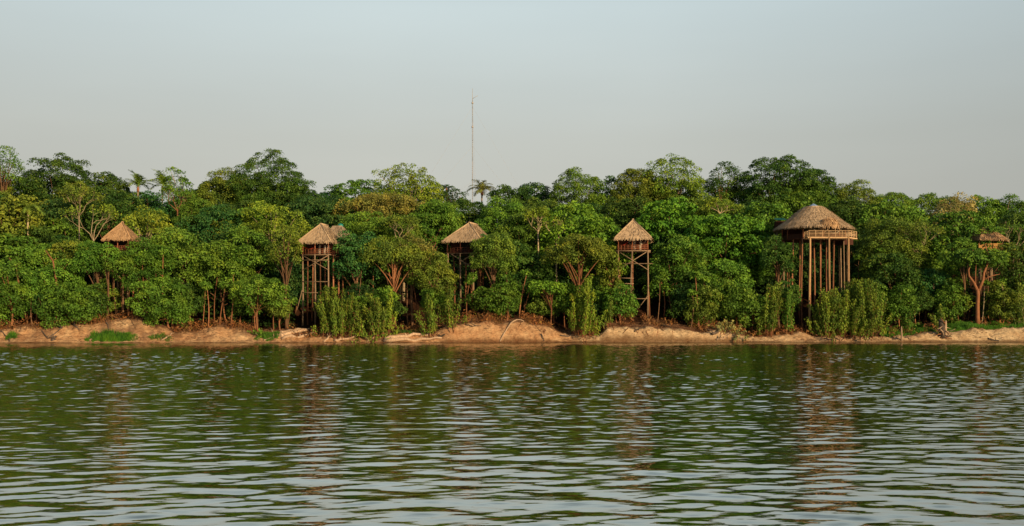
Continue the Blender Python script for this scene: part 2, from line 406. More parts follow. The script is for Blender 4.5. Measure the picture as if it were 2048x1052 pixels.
def trunk_mesh(rg, hc, C, r0, lean=.0, nlimb=8, bend=.6, limb_r=.45, z_off=0):
    """trunk from the ground into the crown, limbs out to leaf clumps"""
    mb = MB()
    ang = rg.random()*6.28
    top = Vector((0, 0, hc)); mid = Vector((math.cos(ang)*bend, math.sin(ang)*bend*.6, hc*.5))
    pts = bez((lean, 0, -.35), mid+Vector((lean*.5, 0, 0)), top, 8)
    rad = [r0*(1.25 if k == 0 else 1-.62*k/8) for k in range(9)]
    mb.tube(pts, rad, 7)
    pick = rg.permutation(len(C))[:nlimb]
    for q in pick:
        tgt = Vector(C[q])+Vector((0, 0, hc+z_off))
        s = pts[int(rg.integers(4, 8))]
        if tgt.z < s.z: s = pts[4]
        m_ = s.lerp(tgt, .5)+Vector((0, 0, .15*(tgt-s).length))
        lr = r0*limb_r*rg.uniform(.7, 1.1)
        mb.tube(bez(s, m_, tgt, 5), [lr*(1-.75*k/5) for k in range(6)], 5)
    return mb
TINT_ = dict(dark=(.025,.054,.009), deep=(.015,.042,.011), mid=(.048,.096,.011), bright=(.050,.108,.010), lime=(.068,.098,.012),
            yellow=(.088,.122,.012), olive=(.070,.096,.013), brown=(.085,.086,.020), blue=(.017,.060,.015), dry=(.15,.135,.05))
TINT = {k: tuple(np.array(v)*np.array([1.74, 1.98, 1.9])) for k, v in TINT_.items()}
STY = {  # leaf size, clump density, lumpiness, lowest, fill, limbs, trunk material
 'dome':   dict(leaf=.32, density=.95, lump=.38, lowest=-.55, fill=1.0, nl=8, bark='b'),
 'fine':   dict(leaf=.26, density=.85, lump=.44, lowest=-.5, fill=1.0, nl=9, bark='b'),
 'broad':  dict(leaf=.46, density=1.05, lump=.22, lowest=-.6, fill=1.0, nl=7, bark='b'),
 'sparse': dict(leaf=.30, density=.55, lump=.5, lowest=-.4, fill=.75, nl=16, bark='p'),
 'wispy':  dict(leaf=.28, density=.4, lump=.6, lowest=-.35, fill=.6, nl=18, bark='b'),
 'bush':   dict(leaf=.30, density=.85, lump=.58, lowest=-.85, fill=1.0, nl=6, bark='r'),
 'flat':   dict(leaf=.28, density=.8, lump=.4, lowest=-.25, fill=.9, nl=14, bark='r'),
}
BARK = {'b': M_BARK, 'p': M_BARKPALE, 'r': M_BARKRED}
def tree(sty, px, d, top, wpx, hpx, tint, label, name='forest_tree', cat='tree', group=None, seed=0, bark=None, lean=0, deep=.85, tr=1.0, **kw):
    rg = np.random.default_rng(seed+int(px*7+top*13+d*3))
    X, Y = spot(px, d); g = gz(X, Y); s = Y/F
    W = wpx*s*(1.34 if sty not in ('wispy','flat') else 1.15); H = hpx*s*(1.45 if d > 18 else 1.3); zc = zat(top, Y)-H*(.43 if sty in ('sparse','wispy') else .455)-g
    st = dict(STY[sty]); st.update(kw); nl = st.pop('nl'); bk = bark or st.pop('bark'); st.pop('bark', None)
    if d < 15 and bk == 'p': bk = 'b'
    root = empty(name, (X, Y, g), label, cat, group)
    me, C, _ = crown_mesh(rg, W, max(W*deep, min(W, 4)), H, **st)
    hc = max(zc-.1*H, .4)
    tb = trunk_mesh(rg, hc, C, (.055+.0145*(zc+H*.5))*tr, lean, nl, z_off=zc-hc)
    tb.build('trunk', BARK[bk], root)
    tn = np.array(TINT[tint])*rg.uniform(.85, 1.18)*np.array([rg.uniform(.88, 1.14), 1, 1])
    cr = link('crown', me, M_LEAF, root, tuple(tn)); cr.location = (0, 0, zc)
    return root

# ---- skyline trees (style, px, inland, top row, width, height, tint, label)
SK = 'trees along the forest skyline'
for a in [
 ('wispy', 6, 48, 288, 84, 100, 'mid', 'tall wispy tree with open branches at the left edge of the skyline'),
 ('dome', 112, 52, 316, 132, 120, 'dark', 'broad dark domed tree on the skyline at far left behind the slim palm'),
 ('dome', 216, 56, 340, 76, 70, 'dark', 'small dark tree on the skyline just left of the two pale palms'),
 ('sparse', 372, 50, 346, 66, 92, 'mid', 'loose green tree with a pinkish forked trunk right of the two pale palms'),
 ('fine', 452, 52, 330, 96, 96, 'olive', 'olive crowned tree on the skyline left of the tallest dark tree'),
 ('fine', 548, 50, 311, 130, 130, 'dark', 'largest dark rounded tree left of centre, its right side feathery against the sky'),
 ('dome', 600, 46, 360, 76, 90, 'dark', 'dark crown under the right shoulder of the largest dark tree'),
 ('dome', 660, 58, 374, 70, 64, 'blue', 'low bluish green tree in the skyline dip above the second hut'),
 ('dome', 722, 56, 356, 84, 80, 'mid', 'green tree on the skyline between the dip and the yellow tree'),
 ('sparse', 822, 52, 327, 118, 104, 'yellow', 'tall yellow green airy tree on the skyline left of the mast'),
 ('wispy', 902, 54, 366, 66, 70, 'dark', 'small ragged dark tree beside the foot of the mast'),
 ('dome', 1022, 56, 371, 72, 66, 'dark', 'low dark tree on the skyline right of the brown palm'),
 ('dome', 1074, 60, 361, 84, 70, 'deep', 'dark green skyline tree second to the right of the brown palm'),
 ('fine', 1154, 54, 341, 94, 96, 'mid', 'rounded green tree with a visible branch standing above its neighbours at centre right'),
 ('dome', 1216, 58, 360, 62, 70, 'dark', 'small dark skyline tree left of the twin yellow green crowns'),
 ('fine', 1284, 54, 328, 100, 100, 'olive', 'leafy olive green tree forming the left half of the twin skyline crowns'),
 ('sparse', 1354, 52, 313, 108, 100, 'yellow', 'sunlit yellow green tree with pale limbs on the skyline above the fourth hut'),
 ('wispy', 1444, 55, 320, 98, 90, 'dark', 'feathery dark tree with sky showing through its top between two larger crowns'),
 ('dome', 1550, 52, 311, 132, 120, 'dark', 'large dark domed tree on the skyline above the big round lodge'),
 ('dome', 1636, 54, 334, 82, 92, 'dark', 'dark tree leaning on the right shoulder of the large dome above the lodge'),
 ('fine', 1704, 52, 359, 78, 76, 'olive', 'olive tree where the skyline steps down right of the lodge roof'),
 ('fine', 1782, 54, 379, 104, 74, 'mid', 'green tree with fine foliage on the lower skyline right of the lodge'),
 ('fine', 1868, 56, 388, 100, 70, 'mid', 'flat topped green tree on the low skyline at right'),
 ('dome', 1948, 56, 393, 92, 70, 'mid', 'green tree on the low skyline above the half hidden hut'),
 ('sparse', 2006, 54, 389, 80, 80, 'mid', 'thin topped tree with bare twigs near the right end of the skyline'),
 ('dome', 2066, 56, 402, 90, 80, 'dark', 'dark tree at the right edge of the skyline'),
 ('dome', -66, 54, 330, 120, 110, 'dark', 'dark tree just past the left edge of the skyline'),
]: tree(*a, group=SK)
# ---- middle of the slope
MD = 'trees on the middle of the slope'
for a in [
 ('dome', 10, 30, 388, 100, 110, 'dark', 'dark leafy tree left of the slim palm trunk at the left edge'),
 ('dome', 108, 34, 400, 100, 110, 'deep', 'deep shaded tree directly right of the slim palm trunk'),
 ('sparse', 160, 36, 362, 72, 80, 'olive', 'olive tree with bare pale limbs high on the slope above the leftmost hut'),
 ('dome', 218, 36, 376, 104, 92, 'dark', 'dark round tree standing right behind the leftmost hut'),
 ('dome', 300, 40, 385, 90, 80, 'blue', 'bluish dark tree below the two pale palms'),
 ('sparse', 292, 22, 412, 84, 74, 'yellow', 'yellowing tree at the right side of the leftmost hut roof'),
 ('fine', 384, 34, 392, 86, 90, 'mid', 'fine leaved green tree below the pinkish forked tree'),
 ('dome', 436, 28, 414, 106, 84, 'blue', 'bluish green rounded tree halfway between the two left huts'),
 ('fine', 500, 36, 398, 96, 80, 'dark', 'dark tree at the foot of the largest skyline tree'),
 ('sparse', 545, 24, 412, 132, 82, 'yellow', 'sunlit yellow green spreading tree left of the second hut roof', None),
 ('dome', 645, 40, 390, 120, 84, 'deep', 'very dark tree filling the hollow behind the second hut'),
 ('flat', 772, 40, 384, 168, 64, 'brown', 'wide flat topped brownish tree with reddish limbs on the slope left of the mast'),
 ('fine', 762, 26, 420, 140, 92, 'mid', 'green spreading tree right of the second hut roof'),
 ('sparse', 806, 24, 424, 60, 60, 'olive', 'small tree with pale bare limbs in front of the brownish flat topped tree'),
 ('dome', 866, 32, 398, 84, 90, 'mid', 'green tree just left of the third hut roof'),
 ('dome', 940, 44, 398, 96, 70, 'dark', 'dark tree below the foot of the mast'),
 ('fine', 1008, 34, 398, 92, 84, 'mid', 'green tree behind and right of the third hut roof'),
 ('dome', 1068, 38, 396, 92, 76, 'dark', 'dark tree above the pale barked snag at centre'),
 ('dome', 1048, 22, 424, 98, 90, 'mid', 'round green tree between the third hut and the lime green tree'),
 ('broad', 1172, 20, 413, 152, 140, 'bright', 'large bright green tree with a rounded top left of the fourth hut'),
 ('dome', 1250, 38, 392, 90, 84, 'dark', 'dark tree behind the fourth hut roof'),
 ('broad', 1340, 30, 400, 104, 84, 'bright', 'bright green broad leaved tree right of the fourth hut roof'),
 ('flat', 1436, 38, 396, 110, 60, 'olive', 'olive flat crowned tree with golden twigs above the biggest broad leaved tree'),
 ('broad', 1452, 22, 428, 152, 110, 'bright', 'biggest bright green broad leaved tree with drooping clusters between fourth hut and lodge'),
 ('broad', 1524, 30, 404, 90, 80, 'mid', 'green broad leaved tree at the left of the lodge roof'),
 ('dome', 1690, 40, 392, 100, 90, 'dark', 'dark tree directly behind the right slope of the lodge roof'),
 ('broad', 1770, 38, 402, 120, 80, 'mid', 'green layered tree upslope to the right of the lodge'),
 ('fine', 1778, 22, 436, 128, 110, 'olive', 'tall olive tree standing right of the lodge deck'),
 ('sparse', 1848, 28, 440, 50, 90, 'yellow', 'slim yellow topped tree between the lodge and the half hidden hut'),
 ('sparse', 1900, 42, 392, 80, 60, 'dry', 'dry beige blossoming crown high on the right slope'),
 ('broad', 1926, 24, 424, 118, 90, 'mid', 'broad leaved green tree left of the half hidden hut'),
 ('dome', 2040, 34, 420, 90, 90, 'dark', 'dark tree behind the pale branched tree at the right edge'),
]: tree(*a[:8], group=MD)
# ---- crowns filling the shade between the listed trees
rgf = np.random.default_rng(404)
skyl = np.array([(-120,335),(0,300),(45,345),(70,325),(165,335),(185,355),(250,362),(350,358),(400,342),(490,330),(510,320),(610,340),(640,388),(700,370),(780,345),(880,350),(910,392),(1000,388),(1105,366),(1200,360),(1300,335),(1400,330),(1480,340),(1600,325),(1670,350),(1735,385),(1830,400),(1950,405),(2150,410)], float)
for dd, step, lo, w0 in ((66, 80, 72, 110), (56, 70, 30, 96), (44, 66, 66, 92), (30, 66, 105, 90), (20, 70, 150, 88)):
    x_ = -330.0
    while x_ < 2420:
        q = x_+rgf.uniform(-18, 18); tp = np.interp(q, skyl[:,0], skyl[:,1])+lo*rgf.uniform(.75, 1.2)
        ok = True
        if dd < 35:
            for a_, b_, t_ in ((195,275,500),(590,700,520),(870,985,520),(1220,1320,520),(1535,1720,540),(1945,2010,520)):
                if a_-22 < q < b_+22: ok = False
        if ok: tree(('dome','fine','broad')[int(rgf.integers(0, 3))], q, dd+rgf.uniform(-4, 4), tp, w0*rgf.uniform(.8, 1.2), 84*rgf.uniform(.8, 1.15),
             ('dark','mid','deep','mid','olive')[int(rgf.integers(0, 5))], 'leafy green tree filling the shade between the larger forest crowns', group='lesser trees between the larger crowns', seed=5)
        x_ += step
for q in list(range(185, 300, 22))+list(range(585, 700, 20))+list(range(870, 985, 20))+list(range(1222, 1325, 20))+list(range(1540, 1790, 19)):
    tree('bush', q+rgf.uniform(-6, 6), 19+rgf.uniform(-2.5, 4)+(5 if q > 1500 else 0), 545+rgf.uniform(-22, 22)-(25 if q > 1500 else 0), 46, 60, 'deep', 'dark shrub added to deepen the shade in the hollow behind the hut stilts', group='shrubs added to darken the space behind the hut stilts', name='shrub', cat='shrub', seed=8, lump=.3)  # shrubs added in a dark tint to stand in for deep shade
for q in range(-300, 2400, 27):
    q2 = q+rgf.uniform(-12, 12)
    if any(a_ < q2 < b_ for a_, b_ in ((205, 305), (398, 468), (585, 640), (790, 846), (885, 965), (985, 1050), (1250, 1375), (1585, 1645), (1925, 1985))): continue
    hh_ = rgf.uniform(38, 84)
    tree('bush', q2, rgf.uniform(5.5, 10.5)+(4.5 if q2 > 1770 else 0), 640-hh_, rgf.uniform(40, 66), hh_*.75, ('mid','dark','olive','mid','deep')[int(rgf.integers(0, 5))], 'leafy shrub in the green tangle along the bank crest', group='shrubs tangled along the bank crest', name='shrub', cat='shrub', seed=9, leaf=.27, lump=.72, density=.7)
for q, tp_ in ((1560, 452), (1590, 446), (1640, 450), (1700, 446)):
    tree('dome', q, 37, tp_, 84, 90, 'deep', 'leafy green tree filling the shade between the larger forest crowns', group='lesser trees between the larger crowns', seed=6)
# ---- front row along the bank
FR = 'trees and bushes along the top of the bank'
for a in [
 ('bush', 22, 8, 520, 96, 120, 'mid', 'thick green bush at the left edge above the bank'),
 ('bush', 92, 10, 520, 92, 110, 'mid', 'second green bush from the left edge, below the slim palm'),
 ('bush', 142, 6, 560, 110, 92, 'mid', 'low bush hanging over the bank left of the bare trunks'),
 ('dome', 130, 20, 470, 100, 100, 'dark', 'dark leafy tree on the slope left of the leftmost hut'),
 ('fine', 196, 10, 478, 66, 76, 'mid', 'slender green tree covering the left stilts of the leftmost hut'),
 ('fine', 246, 9, 498, 62, 56, 'mid', 'small green crown in front of the leftmost hut deck'),
 ('fine', 292, 10, 476, 86, 110, 'mid', 'leafy green tree covering the right side of the leftmost hut'),
 ('dome', 366, 15, 456, 104, 100, 'mid', 'full green tree third from the left hut along the bank'),
 ('bush', 338, 6, 552, 106, 96, 'mid', 'rounded bush on the bank between the leftmost hut and the reddish trunks'),
 ('dome', 440, 13, 486, 110, 110, 'mid', 'round green tree above the leaning reddish trunks'),
 ('dome', 500, 15, 458, 104, 100, 'mid', 'green tree upslope left of the second hut'),
 ('sparse', 574, 9, 452, 60, 92, 'lime', 'lime yellow tree touching the left eave of the second hut'),
 ('flat', 516, 6, 548, 104, 84, 'mid', 'wide green bush with layered sprays left of the second hut stilts'),
 ('dome', 572, 13, 520, 60, 84, 'deep', 'deep green tree beside the left stilts of the second hut'),
 ('dome', 716, 12, 462, 90, 96, 'blue', 'dark bluish tree pressing on the right side of the second hut'),
 ('flat', 790, 9, 474, 120, 74, 'olive', 'olive umbrella shaped tree with bare reddish limbs behind the hanging vines'),
 ('sparse', 826, 11, 466, 84, 90, 'brown', 'brown tinged tree left of the third hut with pale twigs'),
 ('fine', 872, 8, 500, 72, 96, 'olive', 'olive green tree covering the left stilts of the third hut'),
 ('fine', 985, 9, 456, 76, 96, 'olive', 'olive green tree covering the right side of the third hut'),
 ('bush', 962, 13, 470, 46, 48, 'blue', 'dark leafy spray hanging over the third hut eave'),
 ('dome', 1046, 13, 490, 96, 110, 'dark', 'dark tree midway between the third hut and the leaning orange trunk'),
 ('bush', 1014, 6, 552, 56, 72, 'mid', 'small tree with bent orange stems on the bank right of the third hut'),
 ('flat', 1100, 6, 560, 72, 34, 'bright', 'bright flat spray of leaves low over the dark hollow at centre'),
 ('flat', 1156, 8, 462, 130, 84, 'olive', 'olive umbrella tree with a thick leaning orange trunk'),
 ('flat', 1242, 5, 566, 72, 88, 'mid', 'feathery green bush sloping down across the left stilts of the fourth hut'),
 ('bush', 1224, 10, 480, 40, 120, 'lime', 'lime edged foliage beside the left rail of the fourth hut'),
 ('dome', 1346, 13, 470, 110, 120, 'mid', 'green tree right of the fourth hut stilts'),
 ('bush', 1382, 10, 540, 86, 86, 'dark', 'dark thicket right of the fourth hut stilts at bank level'),
 ('dome', 1448, 12, 520, 90, 84, 'mid', 'green rounded tree below the biggest broad leaved tree'),
 ('bush', 1472, 7, 556, 108, 92, 'mid', 'wide green bush on the bank left of the lodge stilts'),
 ('bush', 1408, 6, 570, 66, 76, 'olive', 'olive bush behind the dry brush on the bank'),
 ('fine', 1558, 10, 474, 66, 76, 'dark', 'dark crown in front of the left wall of the lodge'),
 ('fine', 1576, 7, 560, 46, 60, 'dark', 'small dark tree between the lodge front stilts and the left reeds'),
 ('dome', 1790, 14, 500, 92, 84, 'dark', 'dark tree below the olive tree right of the lodge'),
 ('bush', 1800, 8, 566, 62, 70, 'mid', 'small rounded tree on a short pale trunk right of the lodge shrub'),
 ('dome', 1850, 14, 530, 96, 100, 'blue', 'bluish dark tree left of the forked red trunk'),
 ('bush', 1902, 9, 552, 56, 90, 'mid', 'thin green shrub just left of the forked red trunk'),
 ('bush', 1998, 8, 560, 56, 84, 'olive', 'olive shrub just right of the forked red trunk'),
 ('dome', 2044, 10, 500, 66, 130, 'dark', 'tall dark tree at the right edge above the grass'),
 ('bush', 1748, 11, 560, 60, 64, 'dark', 'dark bush behind the lodge shrub on its right'),
 ('fine', 1926, 13, 472, 44, 44, 'mid', 'leafy crown hiding the left half of the half hidden hut'),
 ('fine', 2020, 14, 484, 40, 40, 'olive', 'leafy crown hiding the right corner of the half hidden hut'),
 ('fine', 1978, 12, 505, 60, 34, 'mid', 'leafy crown hiding the stilts of the half hidden hut'),
 ('fine', 214, 8, 486, 40, 40, 'mid', 'sprig of leaves in front of the leftmost hut deck'),
]: tree(*a, group=FR)

# forked red tree at right
X, Y = spot(1955, 6.5); g = gz(X, Y)
rt = empty('forked_tree', (X, Y, g), 'tree with a thick reddish trunk forking into two upright limbs above the grass at right', 'tree')
s = Y/F
def lp(px, py): return Vector(((px-1955)*s, 0, zat(py, Y)-g))
mb = MB()
mb.tube([lp(1955,650), lp(1955,630), lp(1955,610), lp(1956,590), lp(1955,578)], [.46,.38,.35,.33,.37], 10)
mb.tube([lp(1954,580), lp(1948,566), lp(1938,552), lp(1937,540), lp(1944,520), lp(1946,500)], [.32,.25,.2,.15,.12,.06], 7)
mb.tube([lp(1957,582), lp(1966,560), lp(1968,545), lp(1975,528), lp(1976,508), lp(1970,490)], [.33,.27,.22,.2,.15,.07], 7)
mb.tube([lp(1951,572), lp(1951,545), lp(1953,520)], [.14,.1,.05], 6)
mb.tube([lp(1967,560), lp(1982,552), lp(2000,548)], [.14,.09,.04], 6)
mb.build('trunk', M_BARKRED, rt)
rg = np.random.default_rng(77)
me, C, _ = crown_mesh(rg, 150*s, 9, 54*s, leaf=.4, density=.7, lump=.5, lowest=-.5)
cr = link('crown', me, M_LEAF, rt, TINT['mid']); cr.location = (-.6, 0, zat(517, Y)-g)

# bare pale snags
def snag(px, d, base, top, spread, label, seed, leafy=0.0, tint='olive', bark=M_BARKPALE, r=.13):
    rg = np.random.default_rng(seed); X, Y = spot(px, d); g = gz(X, Y); s = Y/F
    root = empty('pale_tree', (X, Y, g), label, 'tree', 'pale bare limbed trees')
    mb = MB(); tips = []
    zb = zat(base, Y)-g; zt = zat(top, Y)-g; sp = spread*s*.5
    mb.tube([(0,0,-.3), (.1,0,zb*.5), (0,0,zb)], [r*1.3, r*1.1, r], 7)
    def grow(p, dr, L, rr, lev):
        q = p+dr*L*.5+Vector(rg.normal(0, .07*L, 3)); e = q+(dr+Vector(rg.normal(0, .22, 3))).normalized()*L*.5
        mb.tube([p, q, e], [rr, rr*.8, rr*.55], 5)
        if lev == 0: tips.append(e); return
        for k in range(2 if lev > 1 else 3):
            grow(e, (dr+Vector((rg.normal(0, .55), rg.normal(0, .45), rg.normal(.12, .25)))).normalized(), L*.68, rr*.58, lev-1)
    for k in range(4):
        a = -1+2*k/3
        grow(Vector((0,0,zb*.97)), Vector((a*sp/(zt-zb+.1)*1.3, rg.normal(0, .3), 1)).normalized(), (zt-zb)*.48, r*.75, 3)
    mb.build('trunk', bark, root)
    if leafy:
        T = np.array([list(t) for t in tips]); k = max(6, int(46*leafy)); idx = np.repeat(np.arange(len(T)), k)
        pos = T[idx]+rg.normal(0, .38, (len(idx), 3)); nn = norm(rg.normal(0, 1, (len(idx), 3))+np.array([0,0,.5]))
        V, Fq = leaf_quads(pos, nn, rg.normal(0, 1, (len(idx), 3)), rg.uniform(.25, .45, len(idx)), rg.uniform(.15, .28, len(idx)))
        link('crown', np_mesh('crown', V, Fq, rg.random(len(idx))), M_LEAF, root, TINT[tint])
snag(187, 13, 478, 412, 54, 'bare pale tree with crooked white limbs left of the leftmost hut roof', 4, .35, 'yellow')
snag(1112, 15, 478, 438, 44, 'bleached bare snag in front of the large bright green tree', 5, .1, 'yellow')
snag(1076, 17, 460, 420, 34, 'pale twiggy tree just left of the bleached snag', 8, .7, 'yellow')
snag(2026, 15, 500, 452, 62, 'pale tree with bare curving limbs right of the half hidden hut', 9, .2, 'mid')
snag(158, 27, 428, 378, 40, 'pale limbed tree high above the leftmost hut', 12, .5, 'olive')
snag(355, 32, 418, 372, 56, 'pinkish forked tree below the skyline between palms and olive tree', 15, .4, 'mid', M_BARKRED)
snag(800, 16, 475, 432, 56, 'greyish twiggy tree between the second and third huts', 18, .6, 'olive')
snag(1440, 30, 424, 396, 60, 'golden twigged bare tree above the biggest broad leaved tree', 21, .4, 'yellow')
snag(1835, 20, 540, 450, 40, 'tall thin grey limbed tree right of the lodge', 23, .5, 'olive')

# ------------------------------------------------------------------ palms
def palm(px, d, top, base_crown, wpx, tint, label, seed, nf=15, trunk_r=.13, stand=.5):
    rg = np.random.default_rng(seed); X, Y = spot(px, d); g = gz(X, Y); s = Y/F
    root = empty('palm_tree', (X, Y, g), label, 'palm tree', 'palms rising from the forest')
    zc = zat(base_crown, Y)-g; L = max(wpx*.5, base_crown-top)*s*1.15
    mb = MB(); mb.tube([(0,0,-.3), (.12,0,zc*.4), (-.05,0,zc*.75), (0,0,zc)], [trunk_r*1.5, trunk_r, trunk_r*.9, trunk_r*1.2], 8)
    mb.build('trunk', M_BARKPALE, root)
    hd = MB(); hd.tube([(0,0,zc-.9), (0,0,zc-.4), (0,0,zc+.3)], [trunk_r*1.1, trunk_r*2.0, trunk_r*.9], 8)
    hd.build('crown_shaft', M_BARKRED, root)
    for k in range(nf):
        a = 2*PI*k/nf+rg.normal(0, .2); el = R(rg.uniform(22, 84))*(stand+.5); Lk = L*rg.uniform(.75, 1.1)
        p = Vector((0,0,zc+.2)); pts = [p.copy()]; e = el
        for j in range(10):
            p = p+Vector((math.cos(a)*math.cos(e), math.sin(a)*math.cos(e), math.sin(e)))*Lk/10; pts.append(p.copy()); e -= R(rg.uniform(6, 15))
        mb = MB(); mb.tube(pts, [.05*(1-.8*q/10) for q in range(11)], 4)
        side = Vector((-math.sin(a), math.cos(a), 0))
        for j in range(1, 21):
            f = .12+.86*j/20; q = f*10; i0 = min(int(q), 9); c = pts[i0].lerp(pts[i0+1], q-i0); tdir = (pts[i0+1]-pts[i0]).normalized()
            ll = Lk*.24*math.sin(PI*(.15+.8*f))+.1
            for sg in (-1, 1):
                tip = c+(side*sg*.75+tdir*.6+Vector((0,0,rg.uniform(-.45, .1)))).normalized()*ll
                wv = tdir*.09
                mb.face([c-wv, c+wv, tip+wv*.3, tip-wv*.3])
        tn = np.array(TINT[tint])*rg.uniform(.8, 1.2)*3.6
        mb.build('frond', M_LEAF, root, tuple(tn))
palm(56, 24, 394, 420, 70, 'olive', 'slim palm with a pale bare trunk and orange crown shaft at far left', 31, 14, .16, .35)
palm(276, 50, 340, 376, 74, 'lime', 'left one of two pale upright palms on the skyline', 32, 14, .16, .8)
palm(325, 50, 337, 376, 66, 'yellow', 'right one of two pale upright palms on the skyline', 33, 13, .16, .8)
palm(964, 62, 350, 384, 66, 'brown', 'brownish palm standing against the sky right of the mast', 34, 18, .17, .62)
palm(893, 60, 362, 378, 40, 'dark', 'dark drooping palm just left of the mast', 35, 10, .14, .3)

# ------------------------------------------------------------------ saplings: bare lower trunks in the shaded grove
def sapling(px, d, top, label, group, seed, bark, lean=0, r=.09, tuft=1.0, tint='mid'):
    rg = np.random.default_rng(seed); X, Y = spot(px, d); g = gz(X, Y); s = Y/F; h = max(zat(top, Y)-g, 1.2)
    root = empty('sapling', (X, Y, g), label, 'sapling', group)
    mb = MB(); ln = lean*rg.choice([-1, 1, 1])+rg.normal(0, .6); b = rg.normal(0, .32)
    pts = [Vector((ln*(k/6)**1.2+b*math.sin(PI*k/6), 0, -.2+(h+.2)*k/6)) for k in range(7)]
    mb.tube(pts, [r*rg.uniform(.6, 1.25)*0+r*(1.25-.75*k/6)*(.7+.6*((seed*37) % 10)/10) for k in range(7)], 6)
    for k in range(3):
        p = pts[3+k]; mb.tube([p, p+Vector((rg.normal(0, .5), rg.normal(0, .4), rg.uniform(.4, .9)))], [r*.4, r*.15], 4)
    mb.build('trunk', bark, root)
    if tuft:
        me, C, _ = crown_mesh(rg, 2.0*tuft, 2.0*tuft, 1.7*tuft, leaf=.32, lobe=.5, density=.8, lump=.4)
        o = link('crown', me, M_LEAF, root, tuple(np.array(TINT[tint])*rg.uniform(.8, 1.2))); o.location = pts[-1]
def grove(n, x0, x1, d0, d1, t0, t1, label, group, seed, barks, **kw):
    n = max(4, int(n*.75))
    rg = np.random.default_rng(seed)
    for k in range(n):
        px = x0+(x1-x0)*(k+rg.uniform(.1, .9))/n
        sapling(px, rg.uniform(d0, d1), rg.uniform(t0, t1), label, group, seed*100+k, barks[k % len(barks)], **kw)
grove(14, 200, 330, 7, 13, 500, 535, 'thin reddish sapling trunk in the grove below the leftmost hut', 'sapling trunks below the leftmost hut', 41, [M_BARKRED, M_BARKRED, M_BARK], r=.12)
grove(8, 396, 470, 5, 9, 545, 575, 'thin reddish sapling in the cluster of bare trunks between the two left huts', 'reddish trunks between the two left huts', 42, [M_BARKRED], lean=.5, r=.1)
grove(8, 700, 860, 8, 14, 520, 565, 'thin sapling in the shade behind the hanging vines', 'saplings behind the hanging vines', 43, [M_BARK, M_BARKRED])
grove(12, 900, 1060, 7, 14, 520, 570, 'thin bent sapling in the shade right and left of the third hut stilts', 'saplings around the third hut stilts', 44, [M_BARK, M_BARKRED, M_BARKRED], lean=.3)
grove(9, 1070, 1200, 7, 12, 555, 600, 'thin orange sapling under the umbrella tree at centre', 'saplings under the umbrella tree', 45, [M_BARKRED])
grove(10, 1300, 1420, 5, 12, 545, 600, 'thin sapling in the thicket right of the fourth hut', 'saplings right of the fourth hut', 46, [M_BARK, M_BARKRED])
grove(6, 1545, 1590, 8, 14, 500, 520, 'orange barked sapling left of the lodge front stilts', 'saplings left of the lodge stilts', 47, [M_BARKRED], r=.13)
grove(9, 1715, 1800, 16, 22, 500, 530, 'grey sapling trunk in the dark behind the lodge shrub', 'grey trunks right of the lodge', 48, [M_BARK])
grove(12, 1830, 2046, 8, 14, 560, 600, 'thin sapling behind the grass strip at right', 'saplings behind the grass strip', 49, [M_BARK, M_BARKPALE])
grove(9, 8, 190, 5, 9, 570, 610, 'twiggy sapling above the bank at far left', 'saplings above the bank at far left', 50, [M_BARKRED, M_BARK])
grove(5, 480, 590, 6, 10, 575, 610, 'thin sapling beside the left stilts of the second hut', 'saplings beside the second hut', 51, [M_BARKRED, M_BARK])

# ------------------------------------------------------------------ tall leafy stems on the bank
def reeds(px, d, top, wpx, n, label, seed, tint='yellow', base_brown=True, name='tall_shrub'):
    rg = np.random.default_rng(seed); X, Y = spot(px, d); g = gz(X, Y); s = Y/F; H = zat(top, Y)-g; W = wpx*s
    root = empty(name, (X, Y, g), label, 'shrub', 'tall leafy shrubs on the bank')
    st = MB(); pos = []; nor = []; ax = []; tone = []
    cl = rg.normal(0, .5)
    for k in range(n):
        x = float(np.clip(rg.normal(0, .34), -.85, .85))*W; y = rg.normal(0, min(W*.3, 1.2))
        gg = gz(X+x*.6, Y+y)-g
        h = H*(1-.5*rg.random()**1.3)*max(.3, 1-.3*(2*x/W)**2)
        ln = Vector((cl+rg.normal(0, .6)+x*.25, rg.normal(0, .4), 0)); base = Vector((x*.7, y, gg-.1)); tt = rg.random()
        pts = [base+ln*(t**1.5)+Vector((rg.normal(0, .05), 0, (h)*t)) for t in (0, .25, .5, .75, 1)]
        st.tube(pts, [.06, .05, .04, .03, .015], 5)
        for j in range(int(h*30)):
            t = rg.uniform(.13, 1.0)**.85; q = t*4; i0 = min(int(q), 3); c = pts[i0].lerp(pts[i0+1], q-i0)
            a = rg.random()*6.28; rr = rg.uniform(.08, .62)*(1.1-.25*t)
            o = Vector((math.cos(a), math.sin(a), 0)); pos.append(c+o*rr); nor.append(o*.8+Vector((rg.normal(0,.4), rg.normal(0,.4), .5))); ax.append(o*.4+Vector((0,0,rg.choice([-1., .6]))))
            tone.append(.6*tt+.4*rg.random())
    for k in range(5): st.tube([(-W*.4+W*.16*k, 0, -.12), (-W*.4+W*.16*(k+1), 0, -.12)], .07, 5)
    st.build('stem', M_BARKRED if base_brown else M_BARKPALE, root)
    m_ = len(pos); V, Fq = leaf_quads(np.array(pos), norm(np.array(nor)), np.array(ax), rg.uniform(.26, .5, m_), rg.uniform(.13, .24, m_))
    link('foliage', np_mesh('foliage', V, Fq, tone), M_LEAF, root, tuple(np.array(TINT[tint])*.95))
reeds(676, 3, 564, 84, 40, 'wide curtain of yellow green leafy stems right of the second hut', 61, 'lime')
reeds(750, 3, 586, 56, 24, 'narrow curtain of leafy stems second to the right of the second hut', 62, 'olive')
reeds(775, 3.2, 560, 20, 6, 'vine covered leaning stem at the right end of the leafy curtain', 63, 'yellow')
